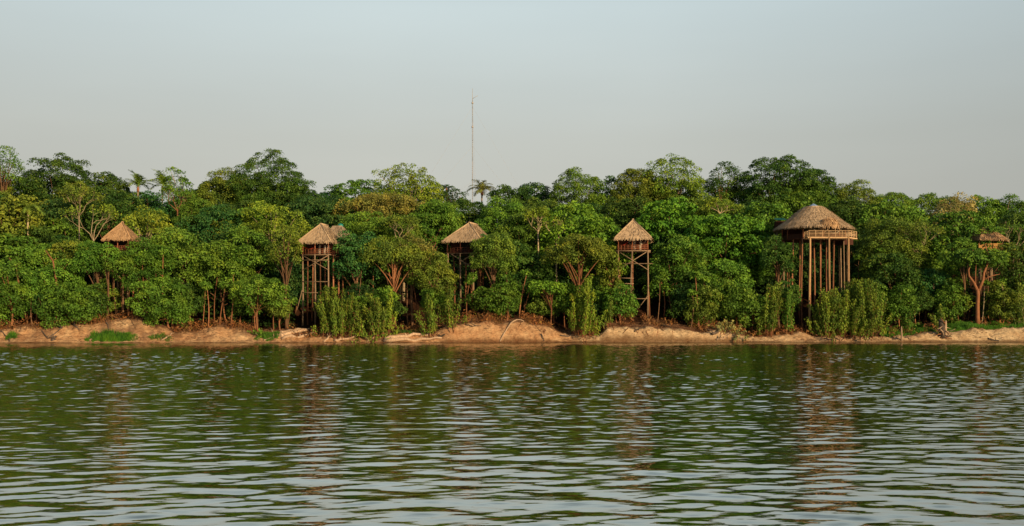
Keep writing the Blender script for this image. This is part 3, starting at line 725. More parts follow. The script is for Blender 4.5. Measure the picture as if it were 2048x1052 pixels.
reeds(862, 2.6, 580, 34, 9, 'open clump of tall stems just left of the third hut stilts', 64, 'lime')
reeds(898, 3, 572, 58, 12, 'spreading leafy shrub in front of the third hut stilts', 65, 'lime')
reeds(1168, 2.6, 548, 56, 24, 'tall dense column of yellow leafy stems left of the fourth hut', 66, 'yellow')
reeds(1217, 2.2, 592, 14, 4, 'single thin leafy stem beside the yellow column of stems', 67, 'olive')
reeds(1538, 3, 556, 42, 18, 'tall yellow green shrub left of the lodge stilts', 68, 'lime')
reeds(1572, 5, 576, 30, 8, 'thin leafy stems between the left shrub and the lodge stilts', 69, 'mid')
reeds(1672, 3.6, 566, 92, 60, 'left mass of the big leafy shrub in front of the lodge', 70, 'lime')
reeds(1726, 3.6, 553, 92, 62, 'right mass of the big leafy shrub in front of the lodge', 71, 'lime')
reeds(1645, 2.8, 640, 30, 10, 'low tuft of stems at the left foot of the big lodge shrub', 72, 'lime')
reeds(1880, 4.4, 600, 22, 8, 'pale tuft of stems behind the uprooted stump', 73, 'olive')
reeds(1814, 5.5, 612, 26, 9, 'short leafy stems around the small pale trunk right of the lodge', 74, 'mid')
reeds(520, 2.4, 656, 34, 9, 'green weeds around the driftwood branches below the second hut', 75, 'bright')
reeds(740, 1.6, 662, 70, 14, 'low trailing weeds at the foot of the leafy curtain', 76, 'lime')
reeds(1460, 2.6, 640, 60, 16, 'dry reddish brush on the bank left of the lodge', 77, 'dry')
reeds(2040, 5, 560, 16, 8, 'pale slender stems at the right edge behind the grass', 78, 'olive', False)

# ------------------------------------------------------------------ understorey and grass (nobody could count these)
rg = np.random.default_rng(91)
n_ = 140000
px = rg.uniform(-360, 2440, n_); d = 7+70*rg.random(n_)**1.4
Yp = 195+d; Xp = (px-1024)/F*Yp; Yp = shore(Xp)+d
keep = fbm(Xp*.16, Yp*.12, 3) > .44
open_ = [(590,665,18),(880,965,17),(1228,1312,17),(1580,1715,24),(200,300,14)]
pp = pxof(Xp, Yp)
for a, b, dd in open_: keep &= ~((pp > a) & (pp < b) & (d < dd))
keep &= (d > 8+3*fbm(Xp*.3, Xp*0, 2))
Xp, Yp, d = Xp[keep], Yp[keep], d[keep]; k = len(Xp)
hh = rg.random(k)**1.2*(1.5+6.0*fbm(Xp*.35+8, Yp*.35, 2))
pos = np.stack([Xp, Yp, ground(Xp, Yp)+hh+.1], -1)
V, Fq = leaf_quads(pos, norm(rg.normal(0, .6, (k, 3))+np.array([0,-.3,.7])), rg.normal(0, 1, (k, 3)), rg.uniform(.45, .9, k), rg.uniform(.28, .5, k))
tag(link('undergrowth', np_mesh('undergrowth', V, Fq, rg.random(k)*.45), M_LEAF, None, (.03,.075,.014)), 'dark leafy undergrowth covering the forest slope', 'undergrowth', kind='stuff')
n_ = 34000
px = rg.uniform(-120, 2170, n_); d = 2.2+6.5*rg.random(n_); Yp = 192+d; Xp = (px-1024)/F*Yp; Yp = shore(Xp)+d; pp = pxof(Xp, shore(Xp))
dens = np.interp(pp, [0,90,180,240,330,400,470,600,900,1060,1130,1200,1420,1530,1600,1640,1780,1850,2048], [.62,.64,.56,.42,.62,.5,.54,.5,.5,.5,.55,.44,.48,.62,.42,.62,.52,.36,.36])
keep = (fbm(Xp*.3+20, Yp*.35, 3) < dens) & (d > np.interp(pp, _cp[:,0], _cp[:,2])*.75+rg.random(n_)); Xp, Yp = Xp[keep], Yp[keep]; k = len(Xp)
hh = rg.random(k)**1.6*(.25+1.9*fbm(Xp*.6+4, Yp*.5, 2))
pos = np.stack([Xp, Yp, ground(Xp, Yp)+hh+.04], -1)
V, Fq = leaf_quads(pos, norm(rg.normal(0, .7, (k, 3))+np.array([0,-.4,.4])), norm(rg.normal(0, .8, (k, 3))+np.array([0,0,.6])), rg.uniform(.3, .75, k), rg.uniform(.06, .2, k))
tag(link('dry_brush', np_mesh('dry_brush', V, Fq, rg.random(k)), M_LEAF, None, (.20,.085,.038)), 'reddish brown dry brush and twigs along the bank crest', 'brush', kind='stuff')
def grass(px0, px1, d0, d1, label, n_, seed, tint=(.05,.17,.012), hh=.28, feather=True):
    rg = np.random.default_rng(seed)
    a = rg.uniform(-1, 1, n_); b = rg.uniform(-1, 1, n_)
    if feather:
        k_ = (a*a+b*b) < np.clip(2.6*fbm(a*2.3+seed*3, b*2.0+seed, 3)-.35, .05, 1)*(1-.65*rg.random(n_)**2); a, b = a[k_], b[k_]
    px = (px0+px1)/2+(px1-px0)/2*a; d = (d0+d1)/2+(d1-d0)/2*b
    Y0 = 190.; X = (px-1024)/F*Y0
    for _ in range(4):
        Y0 = shore(X)+d; X = (px-1024)/F*Y0
    Z = ground(X, Y0); m_ = len(X); h = hh*np.clip(1.5-1.1*((px-(px0+px1)/2+.1*(px1-px0))/((px1-px0)/2))**2 if feather else 1.0, .35, 1.5)*rg.uniform(.4, 1.4, m_)*(.5+fbm(X*1.2, Y0*1.2, 2))
    r_ = rg.random(m_)*6.28; wv = np.stack([np.cos(r_), np.sin(r_)*.5, r_*0], -1)*.05
    p = np.stack([X, Y0, Z-.03], -1); tip = p+np.stack([rg.normal(0, .1, m_), rg.normal(-.03, .1, m_), h], -1)
    V = np.stack([p-wv, p+wv, tip+wv*.25, tip-wv*.25], 1).reshape(-1, 3)
    tag(link('grass', np_mesh('grass', V, np.arange(m_*4).reshape(-1, 4), rg.random(m_)), M_GRASS, None, tint), label, 'grass', kind='stuff')
grass(165, 280, .5, 3.2, 'bright green grass patch at the waterline below the leftmost hut', 9000, 1, hh=.45)
grass(8, 40, 1.6, 3.2, 'small green grass tuft on the bank at far left', 1400, 2)
grass(1762, 1876, 2.9, 8.2, 'green grass strip on the bank left of the uprooted stump', 14000, 3, (.045,.16,.012), .42, False)
grass(1890, 2120, 3.3, 8.6, 'green grass strip on the bank right of the uprooted stump', 24000, 4, (.045,.16,.012), .42, False)
grass(780, 850, 3.0, 5.6, 'thin green grass between the leafy curtain and the third hut', 2600, 5, (.04,.11,.015))
grass(505, 570, 1.0, 3.6, 'green weeds beside the driftwood pile', 3500, 6, (.05,.15,.015), .4)
grass(295, 350, 1.0, 3.0, 'sparse green weeds beside the pale plank on the bank', 900, 7, (.05,.14,.015))
#PART2
# ------------------------------------------------------------------ thatch
def strands(rg, V, Fq, P, nrm, down, L, Wd, lift=.05, tip=.12):
    """thin straw blades lying on a roof plane"""
    side = np.cross(nrm, down); n_ = len(P)
    L = L[:, None]; Wd = Wd[:, None]
    dn = norm(down+rg.normal(0, .10, (n_, 3))); sd_ = norm(side+rg.normal(0, .05, (n_, 3)))
    a = P+nrm*(lift*rg.uniform(.3, 1.2, n_))[:, None]; b = P+dn*L+nrm*(tip*rg.uniform(.4, 1.3, n_))[:, None]+np.array([0, 0, -.03])
    q = np.stack([a-sd_*Wd*.5, a+sd_*Wd*.5, b+sd_*Wd*.4, b-sd_*Wd*.4], 1).reshape(-1, 3)
    o = sum(len(v) for v in V); V.append(q); Fq.append(o+np.arange(n_*4).reshape(-1, 4))
def thatch(name, planes, mat, parent, seed, dens=34, fringe=16):
    """planes: [eave_a, eave_b, top_b, top_a]; a solid skin, straw over it and a ragged fringe at the eave"""
    rg = np.random.default_rng(seed); V = []; Fq = []
    for pl in planes:
        p = [np.array(q, float) for q in pl]
        if len(p) == 3: p.append(p[2])
        nu, nv = 7, 5; g_ = []
        for j in range(nv+1):
            for i in range(nu+1):
                u_, v_ = i/nu, j/nv
                g_.append((p[0]*(1-u_)+p[1]*u_)*(1-v_)+(p[3]*(1-u_)+p[2]*u_)*v_)
        o = sum(len(v) for v in V); V.append(np.array(g_))
        Fq.append(np.array([[o+j*(nu+1)+i, o+j*(nu+1)+i+1, o+(j+1)*(nu+1)+i+1, o+(j+1)*(nu+1)+i] for j in range(nv) for i in range(nu)]))
        e = p[1]-p[0]; el = np.linalg.norm(e); top = (p[2]+p[3])/2; mid = (p[0]+p[1])/2
        nr = np.cross(e, top-mid); nr = nr/np.linalg.norm(nr)
        if nr[2] < 0: nr = -nr
        tw = np.linalg.norm(p[2]-p[3]); h = np.linalg.norm(top-mid); n_ = int(dens*h*(el+tw)/2)
        v_ = rg.random(n_); keep = rg.random(n_) < ((1-v_)*el+v_*tw)/max(el, tw); v_ = v_[keep]; u_ = rg.random(len(v_))
        P = (p[0]*(1-u_[:, None])+p[1]*u_[:, None])*(1-v_[:, None])+(p[3]*(1-u_[:, None])+p[2]*u_[:, None])*v_[:, None]
        dw = (p[0]*(1-u_[:, None])+p[1]*u_[:, None])-(p[3]*(1-u_[:, None])+p[2]*u_[:, None]); dw = norm(dw)
        m_ = len(P); strands(rg, V, Fq, P, np.repeat(nr[None], m_, 0), dw, rg.uniform(.4, .85, m_), rg.uniform(.05, .13, m_))
        k = int(fringe*el); u_ = rg.random(k); P = p[0]*(1-u_[:, None])+p[1]*u_[:, None]
        dn = norm(norm((mid-top)[None])*.5+np.array([[0, 0, -.8]])+rg.normal(0, .08, (k, 3)))
        ff = norm(nr*.6-np.array([0, 0, nr[2]*.3])+np.zeros((k, 3)))
        strands(rg, V, Fq, P-dn*.12, ff, dn, rg.uniform(.25, .62, k), rg.uniform(.06, .15, k), .03, .06)
    return link(name, np_mesh(name, np.concatenate(V), np.concatenate([np.asarray(f) for f in Fq])), mat, parent)
def capline(mb, pts, r=.13):
    mb.tube(pts, r, 7)

# ------------------------------------------------------------------ small stilt huts
def wp(root, x, y):
    c, s_ = math.cos(root.rotation_euler.z), math.sin(root.rotation_euler.z)
    return root.location.x+x*c-y*s_, root.location.y+x*s_+y*c
def gl(root, x, y): return gz(*wp(root, x, y))-root.location.z
def hut(px, d, floor, eave, apex, wpx, depth, rot, ridge, label, thatchm, seed, over=.75, xbrace=(), beams=(), rail_mat=None, stilt_mat=None, curtains=(), ridge_front=None, posts_x=(-1, -.05, 1), rows=3):
    rg = np.random.default_rng(seed); X, Y = spot(px, d); g = gz(X, Y); s = Y/F
    root = empty('stilt_hut', (X, Y, g), label, 'hut', 'thatched stilt huts', R(rot))
    W = wpx*s; hw = W/2; zf = zat(floor, Y)-g; ze = zat(eave, Y)-g; zr = zat(apex, Y)-g
    rm = rail_mat or M_RAIL; sm = stilt_mat or M_POLE
    # roof
    a, b = hw+over, -over; yb = depth+over; rf = ridge_front if ridge_front is not None else a*.95-over; rb = rf+ridge
    c = [(-a, b, ze), (a, b, ze), (a, yb, ze), (-a, yb, ze)]; r0 = (0, rf, zr); r1 = (0, rb, zr-.05)
    thatch('thatch_roof', [(c[0], c[1], r0, r0), (c[1], c[2], r1, r0), (c[2], c[3], r1, r1), (c[3], c[0], r0, r1)], thatchm, root, seed)
    def up(q, k): return Vector(q)+Vector((0, 0, k))
    mb = MB(); capline(mb, [up(r0, .08), up(r1, .08)], .17); mb.build('ridge_cap', thatchm, root)
    for cc in (c[0], c[1]):
        mb = MB(); capline(mb, [up(r0, .05), Vector(r0).lerp(Vector(cc), .5)+Vector((0, 0, .07)), up(Vector(r0).lerp(Vector(cc), .96), .05)], .10); mb.build('hip_cap', thatchm, root)
    # deck
    mb = MB()
    nb = int(W/.22)
    for k in range(nb): mb.box((-hw+W*(k+.5)/nb, depth*.5, zf), (W/nb-.02, depth+.3, .06))
    mb.build('deck', M_WALL, root)
    for yy in (0.0, depth*.5, depth):
        mb = MB(); mb.tube([(-hw-.45, yy, zf-.14), (hw+.45, yy, zf-.14)], .1, 7); mb.build('floor_beam', sm, root)
    # cabin behind the balcony
    wy_ = 1.9; mb = MB(); npk = 18
    for k in range(npk):
        x0 = -hw+W*k/npk
        if 6 <= k <= 8: continue
        mb.box((x0+W/npk/2, wy_, (zf+ze)/2+.2), (W/npk-.015, .05, ze-zf+.5))
    for sx in (-1, 1):
        for k in range(16):
            y0 = wy_+(depth-wy_)*(k+.5)/16
            mb.box((sx*hw, y0, (zf+ze)/2+.2), (.05, (depth-wy_)/16-.012, ze-zf+.5))
    mb.box((0, depth, (zf+ze)/2+.2), (W, .06, ze-zf+.5))
    wl = mb.build('wall', M_WALL, root)
    mb = MB(); xd = -hw+W*7.5/npk; mb.box((xd, wy_+.05, zf+1.0), (W/npk*3-.06, .04, 1.95)); mb.build('doorway_shade', M_DARK, wl)  # near-black panel filling the opening, painted as the shaded interior
    for xc in curtains:
        mb = MB()
        for q in range(5): mb.box((xc*hw-.16+.08*q, wy_-.09+.02*(q % 2), zf+.95), (.075, .02, 1.5))
        mb.build('curtain', M_CREAM, wl)
    # corner posts from floor to roof
    for fx in (-1, posts_x[1], 1):
        mb = MB(); mb.tube([(fx*hw*.97, .05, zf), (fx*hw*.97, .05, ze+.35)], .085, 7); mb.build('roof_post', rm, root)
    # railing
    mb = MB()
    for zz in (.25, .55, .9): mb.tube([(-hw, 0, zf+zz), (hw, 0, zf+zz)], .04, 6)
    nr_ = 9
    for k in range(nr_+1): mb.tube([(-hw+W*k/nr_, 0, zf), (-hw+W*k/nr_, 0, zf+.93)], .035, 5)
    for sx in (-1, 1):
        for zz in (.3, .62, .95): mb.tube([(sx*hw, 0, zf+zz), (sx*hw, wy_, zf+zz)], .04, 6)
    mb.build('railing', rm, root)
    # stilts
    for iy in range(rows):
        yy = depth*iy/(rows-1)
        for fx in posts_x:
            x = fx*hw*.98; xb = x+rg.normal(0, .12); gb = gl(root, xb, yy)
            mb = MB(); mb.tube([(xb, yy, gb-.4), ((x+xb)/2+rg.normal(0, .06), yy, (zf+gb)*.5), (x, yy, zf-.03)], [.17, .15, .125], 8)
            mb.build('stilt', sm if iy == 0 else M_POLERED, root)
    for (x0, p0, x1, p1) in xbrace:
        mb = MB(); mb.tube([(x0*hw, -.14, zat(p0, Y)-g), (x1*hw, -.14, zat(p1, Y)-g)], [.075, .07], 6); mb.build('brace', M_POLE, root)
    for (x0, x1, p0) in beams:
        mb = MB(); mb.tube([(x0*hw, -.2, zat(p0, Y)-g), (x1*hw, -.2, zat(p0, Y)-g-.05)], .075, 6); mb.build('cross_beam', M_POLE, root)
    return root, dict(W=W, hw=hw, zf=zf, ze=ze, Y=Y, s=s, g=g)
def hammock(root, info, x0, x1, sag, mat, label, cloth=True):
    zf = info['zf']; z0 = zf+1.25; p = wp(root, (x0+x1)/2*info['hw'], .7)
    o = empty('hammock', (p[0], p[1], root.location.z+zf), label, 'hammock', None, root.rotation_euler.z)
    w_ = (x1-x0)*info['hw']; V = []; nu, nv = 16, 6
    for i in range(nu+1):
        t = i/nu; pin = math.sin(PI*t)**.6
        for j in range(nv+1):
            u_ = j/nv-.5
            V.append((-w_/2+w_*t, u_*.95*pin, 1.25-sag*4*t*(1-t)+abs(u_)**2*.7*pin))
    Fq = [[i*(nv+1)+j, (i+1)*(nv+1)+j, (i+1)*(nv+1)+j+1, i*(nv+1)+j+1] for i in range(nu) for j in range(nv)]
    link('hammock_cloth', np_mesh('hammock_cloth', V, Fq, smooth=True), mat, o)
    for sg in (-1, 1):
        mb = MB(); mb.tube([(sg*w_/2, 0, 1.25), (sg*(w_/2+.35), 0, 1.6)], .02, 4); mb.build('rope', mat, o)
h1, i1 = hut(236, 12, 502, 478, 443, 42, 3.8, -4, .5, 'leftmost thatched stilt hut, mostly hidden by leaves, with an orange tinted roof', M_THATCHO, 11, over=.75, rail_mat=M_RAIL)
h2, i2 = hut(631, 10, 508, 484, 446, 56, 4.6, -13, 3.4, 'second hut from the left, tan ridged roof and red cloth on its balcony', M_THATCH, 12,
  xbrace=((-.95, 511, 1.0, 540), (1.0, 511, -.95, 540), (-1.0, 580, -1.5, 630)), beams=((-1.05, 1.05, 520), (-1.0, 1.05, 563), (-1.0, .2, 585)), curtains=(.02, .42, .68))
h3, i3 = hut(926, 12, 505, 481, 443, 70, 5.4, -20, 4.2, 'third hut from the left, its deep red balcony partly covered by leaves', M_THATCH, 13,
  xbrace=((-.7, 508, .8, 540), (.75, 506, -.25, 526)), beams=((0, 1.3, 528),), rail_mat=M_WALL, posts_x=(-.95, -.18, .62), over=.6)
h4, i4 = hut(1266, 10, 500, 477, 437, 60, 4.4, -7, .9, 'fourth hut from the left, pyramid roof and crossed poles standing in full view', M_THATCH, 14, over=.7,
  xbrace=((-.85, 505, 1.0, 540), (.85, 505, -.9, 538), (1.0, 591, .3, 619)), beams=((-1.3, 1.3, 527), (-.85, .05, 556), (-.85, .05, 567), (-.85, .05, 578), (-.85, .05, 588), (-.9, 1.0, 597)), curtains=(.1, .5))
hammock(h2, i2, -.95, -.2, .45, M_RED, 'red hammock on the balcony of the second hut')
hammock(h4, i4, -.95, -.45, .45, M_RED, 'red hammock at the left end of the fourth hut balcony')
hammock(h4, i4, -.2, .7, .6, M_CREAM, 'cream hammock strung across the fourth hut balcony')
# rear wing roof behind the second hut
X, Y = spot(672, 16); g = gz(X, Y); s = Y/F
r2 = empty('rear_hut', (X, Y, g), 'low grey thatched hut close behind the right side of the second hut', 'hut', None, R(-14))
a = 2.1; ze = zat(476, Y)-g; zr = zat(450, Y)-g
thatch('thatch_roof', [((-a,-.6,ze),(a,-.6,ze),(.6,1.4,zr),(-1.3,1.4,zr)), ((a,-.6,ze),(a,3.4,ze),(.6,1.4,zr)), ((a,3.4,ze),(-a,3.4,ze),(-1.3,1.4,zr),(.6,1.4,zr)), ((-a,3.4,ze),(-a,-.6,ze),(-1.3,1.4,zr))], M_THATCHG, r2, 21)
mb = MB(); mb.box((0, 1.4, ze-.9), (3.0, 3.0, 2.2)); mb.build('wall', M_WALL, r2)
for x, y in ((-1.3, .1), (1.3, .1), (-1.3, 2.7), (1.3, 2.7)):
    mb = MB(); mb.tube([(x, y, gl(r2, x, y)-.3), (x, y, ze-1.9)], .13, 7); mb.build('stilt', M_POLERED, r2)
# teal tank behind it
X, Y = spot(681, 20); g = gz(X, Y); zt = zat(447, Y)-g
tk = empty('water_tank', (X, Y, g), 'small teal rounded tank behind the second hut roof', 'tank')
mb = MB(); mb.tube([(0,0,zt-1.2), (0,0,zt-.35), (0,0,zt-.12), (0,0,zt)], [.55,.55,.46,.15], 14); mb.build('tank_body', M_TEAL, tk)
for x, y in ((-.5,-.5),(.5,-.5),(-.5,.5),(.5,.5)):
    mb = MB(); mb.tube([(x, y, gl(tk, x, y)-.3), (x, y, zt-1.2)], .09, 6); mb.build('leg', M_POLE, tk)

# ------------------------------------------------------------------ big round lodge
X, Y = spot(1627, 15); g = gz(X, Y); s = Y/F
lo = empty('round_lodge', (X, Y, g), 'big round thatched lodge on tall poles with a blue roof cap and a railed deck', 'lodge', None, R(2))
prof = [(78, 458.5), (69, 452), (57, 443.5), (38, 428), (18.5, 413.5)]
rz = [(r_*s, zat(p_, Y)-g) for r_, p_ in prof]
NS = 20; ring = lambda r_, z_, k: (r_*math.cos(2*PI*(k+.5)/NS), r_*math.sin(2*PI*(k+.5)/NS), z_)
pl = []
for j in range(4):
    for k in range(NS):
        pl.append((ring(rz[j][0], rz[j][1], k), ring(rz[j][0], rz[j][1], k+1), ring(rz[j+1][0], rz[j+1][1], k+1), ring(rz[j+1][0], rz[j+1][1], k)))
thatch('thatch_roof', pl, M_THATCH, lo, 31, dens=30, fringe=8)
mb = MB(); zt = rz[-1][1]
for k in range(8):
    c_ = lambda q, r_, z_: (r_*math.cos(2*PI*q/8), r_*math.sin(2*PI*q/8), z_)
    mb.face([c_(k, 1.05, zt+.04), c_(k+1, 1.05, zt+.04), (0, 0, zt+.62)])
mb.build('roof_cap', M_BLUE, lo)
# eyebrow over the deck
dz = zat(460, Y)-g; cx = .95; pl = []
rows_ = [(1.8, .0, 1.0), (1.65, .75, .95), (1.2, 1.4, .8), (.55, 1.75, .5)]
for k in range(9):
    a0, a1 = PI*k/9, PI*(k+1)/9
    e = lambda a_, q: (cx+rows_[q][0]*math.cos(a_), -6.35-rows_[q][0]*.75*rows_[q][2]*math.sin(a_), dz+rows_[q][1])
    for q in range(3): pl.append((e(a0, q), e(a1, q), e(a1, q+1), e(a0, q+1)))
    pl.append((e(a0, 3), e(a1, 3), (cx, -6.2, dz+1.85)))
thatch('eyebrow_roof', pl, M_THATCHO, lo, 32, dens=30, fringe=5)
zf = zat(480, Y)-g; zw = rz[0][1]; RB = 5.7
hex_ = lambda r_, k: (r_*math.cos(2*PI*(k+.5)/10), r_*math.sin(2*PI*(k+.5)/10))
mb = MB(); mb.v += [Vector((*hex_(RB+.25, k), zf-.12)) for k in range(10)]+[Vector((*hex_(RB+.25, k), zf)) for k in range(10)]
mb.f.append(tuple(range(9, -1, -1))); mb.f.append(tuple(range(10, 20))); mb.sm += [False]*2
for k in range(10): mb.f.append((k, (k+1) % 10, 10+(k+1) % 10, 10+k)); mb.sm.append(False)
mb.build('floor', M_WALL, lo)
mb = MB()
for k in range(10):
    p, q = Vector((*hex_(RB, k), 0)), Vector((*hex_(RB, k+1), 0)); L = (q-p).length; m_ = (p+q)/2
    back = m_.y > 1.0
    for t in range(14):
        c_ = p.lerp(q, (t+.5)/14); ang = math.atan2(q.y-p.y, q.x-p.x)
        hgt = (zw-zf+.4) if back else .85
        mb.box((c_.x, c_.y, zf+hgt/2), (L/14-.012, .05, hgt), ang)
mb.build('wall', M_WALLSHADE, lo)
for k in range(10):
    mb = MB(); mb.tube([(*hex_(RB+.05, k), zf), (*hex_(RB+.05, k), zw+.5)], .1, 7); mb.build('roof_post', M_POLERED, lo)
# front deck with its railing
x0, x1, y0, y1 = -3.3, 4.0, -8.0, -5.2
mb = MB()
for k in range(13): mb.box(((x0+x1)/2, y0+(y1-y0)*(k+.5)/13, zf-.02), (x1-x0+.3, (y1-y0)/13-.02, .07))
mb.face([(x1+.15, y0, zf-.02), (x1+2.3, -5.6, zf-.02), (x1+2.3, -4.2, zf-.02), (x1+.15, -4.2, zf-.02)])
mb.build('deck', M_RAILTAN, lo)
for (p, q) in (((x0-.2, y0+.1), (x1+.2, y0+.1)), ((x1+.1, y0+.05), (x1+2.35, -5.6)), ((x0-.2, y1), (x1+2, y1))):
    mb = MB(); mb.bar((*p, zf-.18), (*q, zf-.18), .12, .2); mb.build('floor_beam', M_RAILTAN, lo)
def fence_rail(p, q, nn, name='railing', h=1.12):
    mb = MB(); p = Vector((*p, zf)); q = Vector((*q, zf))
    for z_ in (.28, .55, .82, h): mb.bar(p+Vector((0,0,z_)), q+Vector((0,0,z_)), .06, .075)
    for k in range(nn+1):
        c_ = p.lerp(q, k/nn); mb.bar(c_, c_+Vector((0,0,h+.03)), .09, .09)
    mb.build(name, M_RAILTAN, lo)
fence_rail((x0, y0+.08), (x1, y0+.08), 6); fence_rail((x1, y0+.12), (x1+2.25, -5.6), 3); fence_rail((x0, y0+.15), (x0, y1), 3)
def pole(x, y, mat, r_, top=None, lean=0):
    b = gl(lo, x+lean, y); mb = MB()
    n_ = 6; pts = []; rr = []
    for k in range(n_+1):
        t = k/n_; pts.append((x+lean*(1-t)+.07*math.sin(5*t+x), y, (b-.4)*(1-t)+(top or zf-.1)*t)); rr.append(r_*(1.12-.2*t)*(1+.06*math.sin(9*t+x*3)))
    mb.tube(pts, rr, 9); mb.build('stilt', mat, lo)
M_POLEGOLD = barkmat('pole_golden', (.28,.165,.08), (.46,.29,.15), 2)
for x in (-3.15, .45, 3.9): pole(x, -7.9, M_POLEGOLD, .19)
for x, y in ((-3.75,-5.2),(-1.9,-4.6),(-.9,-3.3),(-.2,-5.0),(1.3,-3.6),(2.35,-4.6),(-4.6,-2.5),(-2.6,.2),(1.9,1.2)): pole(x, y, M_POLERED, .14, lean=random.uniform(-.25, .25))
for x, y in ((3.4,-1),(5.4,-1.2),(5.9,2.0),(4.2,3.6),(-5.2,1.5)): pole(x, y, M_POLE, .13)
# rear wing at right
a = [(5.2,-1.6),(7.9,-.2),(7.0,3.4),(4.4,2.6)]; ze = zat(470, Y)-g
thatch('rear_roof', [((*a[0],ze),(*a[1],ze),(6.2,1.2,ze+1.2)), ((*a[1],ze),(*a[2],ze),(6.2,1.2,ze+1.2)), ((*a[2],ze),(*a[3],ze),(6.2,1.2,ze+1.2)), ((*a[3],ze),(*a[0],ze),(6.2,1.2,ze+1.2))], M_THATCHG, lo, 33)
mb = MB(); mb.box((6.2, 1.2, ze-.9), (2.4, 2.4, 1.8), .4); mb.build('rear_wall', M_WALLSHADE, lo)
for x, y in ((6.9, .2), (5.6, 2.2), (7.2, 2.0)): pole(x, y, M_POLE, .12, ze-1.8)
il = dict(hw=1.0, zf=zf)
for k, (xa, xb) in enumerate(((-1.7, .3), (.7, 2.8))):
    c_ = wp(lo, (xa+xb)/2, -6.6); o = empty('hammock', (c_[0], c_[1], lo.location.z+zf), ('left', 'right')[k]+' one of two pale hammocks behind the lodge deck railing', 'hammock', None, R(2))
    V = []
    for i in range(17):
        t = i/16; pin = math.sin(PI*t)**.6
        for j in range(7): u_ = j/6-.5; V.append(((xb-xa)*(t-.5), u_*.9*pin, 1.2-2.6*t*(1-t)+u_*u_*1.3*pin))
    link('hammock_cloth', np_mesh('hammock_cloth', V, [[i*7+j, (i+1)*7+j, (i+1)*7+j+1, i*7+j+1] for i in range(16) for j in range(6)], smooth=True), M_CREAM if k else M_RAILTAN, o)
    for sg in (-1, 1):
        mb = MB(); mb.tube([(sg*(xb-xa)/2, 0, 1.2), (sg*((xb-xa)/2+.3), 0, 1.55)], .02, 4); mb.build('rope', M_CREAM, o)
# teal roofed shed to the left of the lodge
X, Y = spot(1560, 24); g = gz(X, Y)
sh = empty('teal_shed', (X, Y, g), 'shed with a teal sheet roof peeping out left of the lodge roof', 'shed')
zt = zat(436, Y)-g; mb = MB()
for k in range(14):
    x_ = -1.1+2.2*k/14; mb.face([(x_, -1.4, zt-.55), (x_+.078, -1.4, zt-.50), (x_+.078, 1.0, zt+.10), (x_, 1.0, zt+.05)]); mb.face([(x_+.078, -1.4, zt-.50), (x_+.157, -1.4, zt-.55), (x_+.157, 1.0, zt+.05), (x_+.078, 1.0, zt+.10)])
mb.build('roof', M_TEAL, sh)
mb = MB(); mb.box((0, .0, zt-1.7), (1.9, 1.8, 2.0)); mb.build('wall', M_WALLSHADE, sh)
for x, y in ((-.8, -.8), (.8, -.8), (-.8, .8), (.8, .8)):
    mb = MB(); mb.tube([(x, y, gl(sh, x, y)-.3), (x, y, zt-2.7)], .12, 7); mb.build('stilt', M_POLE, sh)

# ------------------------------------------------------------------ half hidden hut at right
X, Y = spot(1984, 18); g = gz(X, Y); s = Y/F
h6 = empty('half_hidden_hut', (X, Y, g), 'half hidden hut at far right with an orange lit plank balcony under a brown roof', 'hut', None, R(8))
ze = zat(478, Y)-g; zr = zat(453, Y)-g; zf = zat(500, Y)-g; a = 3.0
thatch('thatch_roof', [((-a,-.7,ze),(a,-.7,ze),(.7,2,zr),(-.7,2,zr)), ((a,-.7,ze),(a,4.6,ze),(.7,2,zr)), ((a,4.6,ze),(-a,4.6,ze),(-.7,2,zr),(.7,2,zr)), ((-a,4.6,ze),(-a,-.7,ze),(-.7,2,zr))], M_THATCHO, h6, 41)
mb = MB()
for k in range(5): mb.bar((-2.8, -.05, zf+.18+.25*k), (2.3, -.05, zf+.18+.25*k), .06, .22)
mb.build('balcony_panel', M_WALLTAN, h6)
mb = MB(); mb.box((-.2, 2, zf-.06), (5.2, 4.2, .1)); mb.build('deck', M_WALL, h6)
mb = MB(); mb.box((-.2, 2.8, (zf+ze)/2+.1), (4.6, 2.0, ze-zf+.2)); mb.build('wall', M_WALL, h6)
for x in (-2.6, -.2, 2.2):
    mb = MB(); mb.tube([(x, .02, zf), (x, .02, ze+.3)], .08, 6); mb.build('roof_post', M_POLE, h6)
    for y in (.1, 3.6):
        mb = MB(); mb.tube([(x, y, gl(h6, x, y)-.4), (x, y, zf-.1)], .14, 7); mb.build('stilt', M_POLE, h6)

# ------------------------------------------------------------------ radio mast
X, Y = spot(945, 72); g = gz(X, Y)
ms = empty('radio_mast', (X, Y, g), 'tall slender lattice radio mast with guy wires rising above the skyline', 'mast')
zt = zat(205, Y)-g; ztop = zat(177, Y)-g; hw = .11
corner = [(hw*math.cos(2*PI*k/3+.5), hw*math.sin(2*PI*k/3+.5)) for k in range(3)]
nseg = 7
for sgm in range(nseg):
    za, zb = zt*sgm/nseg, zt*(sgm+1)/nseg; mb = MB()
    for k in range(3): mb.tube([(*corner[k], za), (*corner[k], zb)], .021, 5)
    n_ = int((zb-za)/.5)
    for q in range(n_):
        for k in range(3):
            k2 = (k+1) % 3; p, r_ = (corner[k], corner[k2]) if q % 2 else (corner[k2], corner[k])
            mb.tube([(*p, za+(zb-za)*q/n_), (*r_, za+(zb-za)*(q+1)/n_)], .013, 4, False)
    mb.build('mast_section', M_STEELRED if sgm % 2 else M_STEEL, ms)
mb = MB(); mb.tube([(0,0,zt-.2), (0,0,zt+1.2), (0,0,ztop)], [.09,.06,.04], 6); mb.build('whip_antenna', M_STEEL, ms)
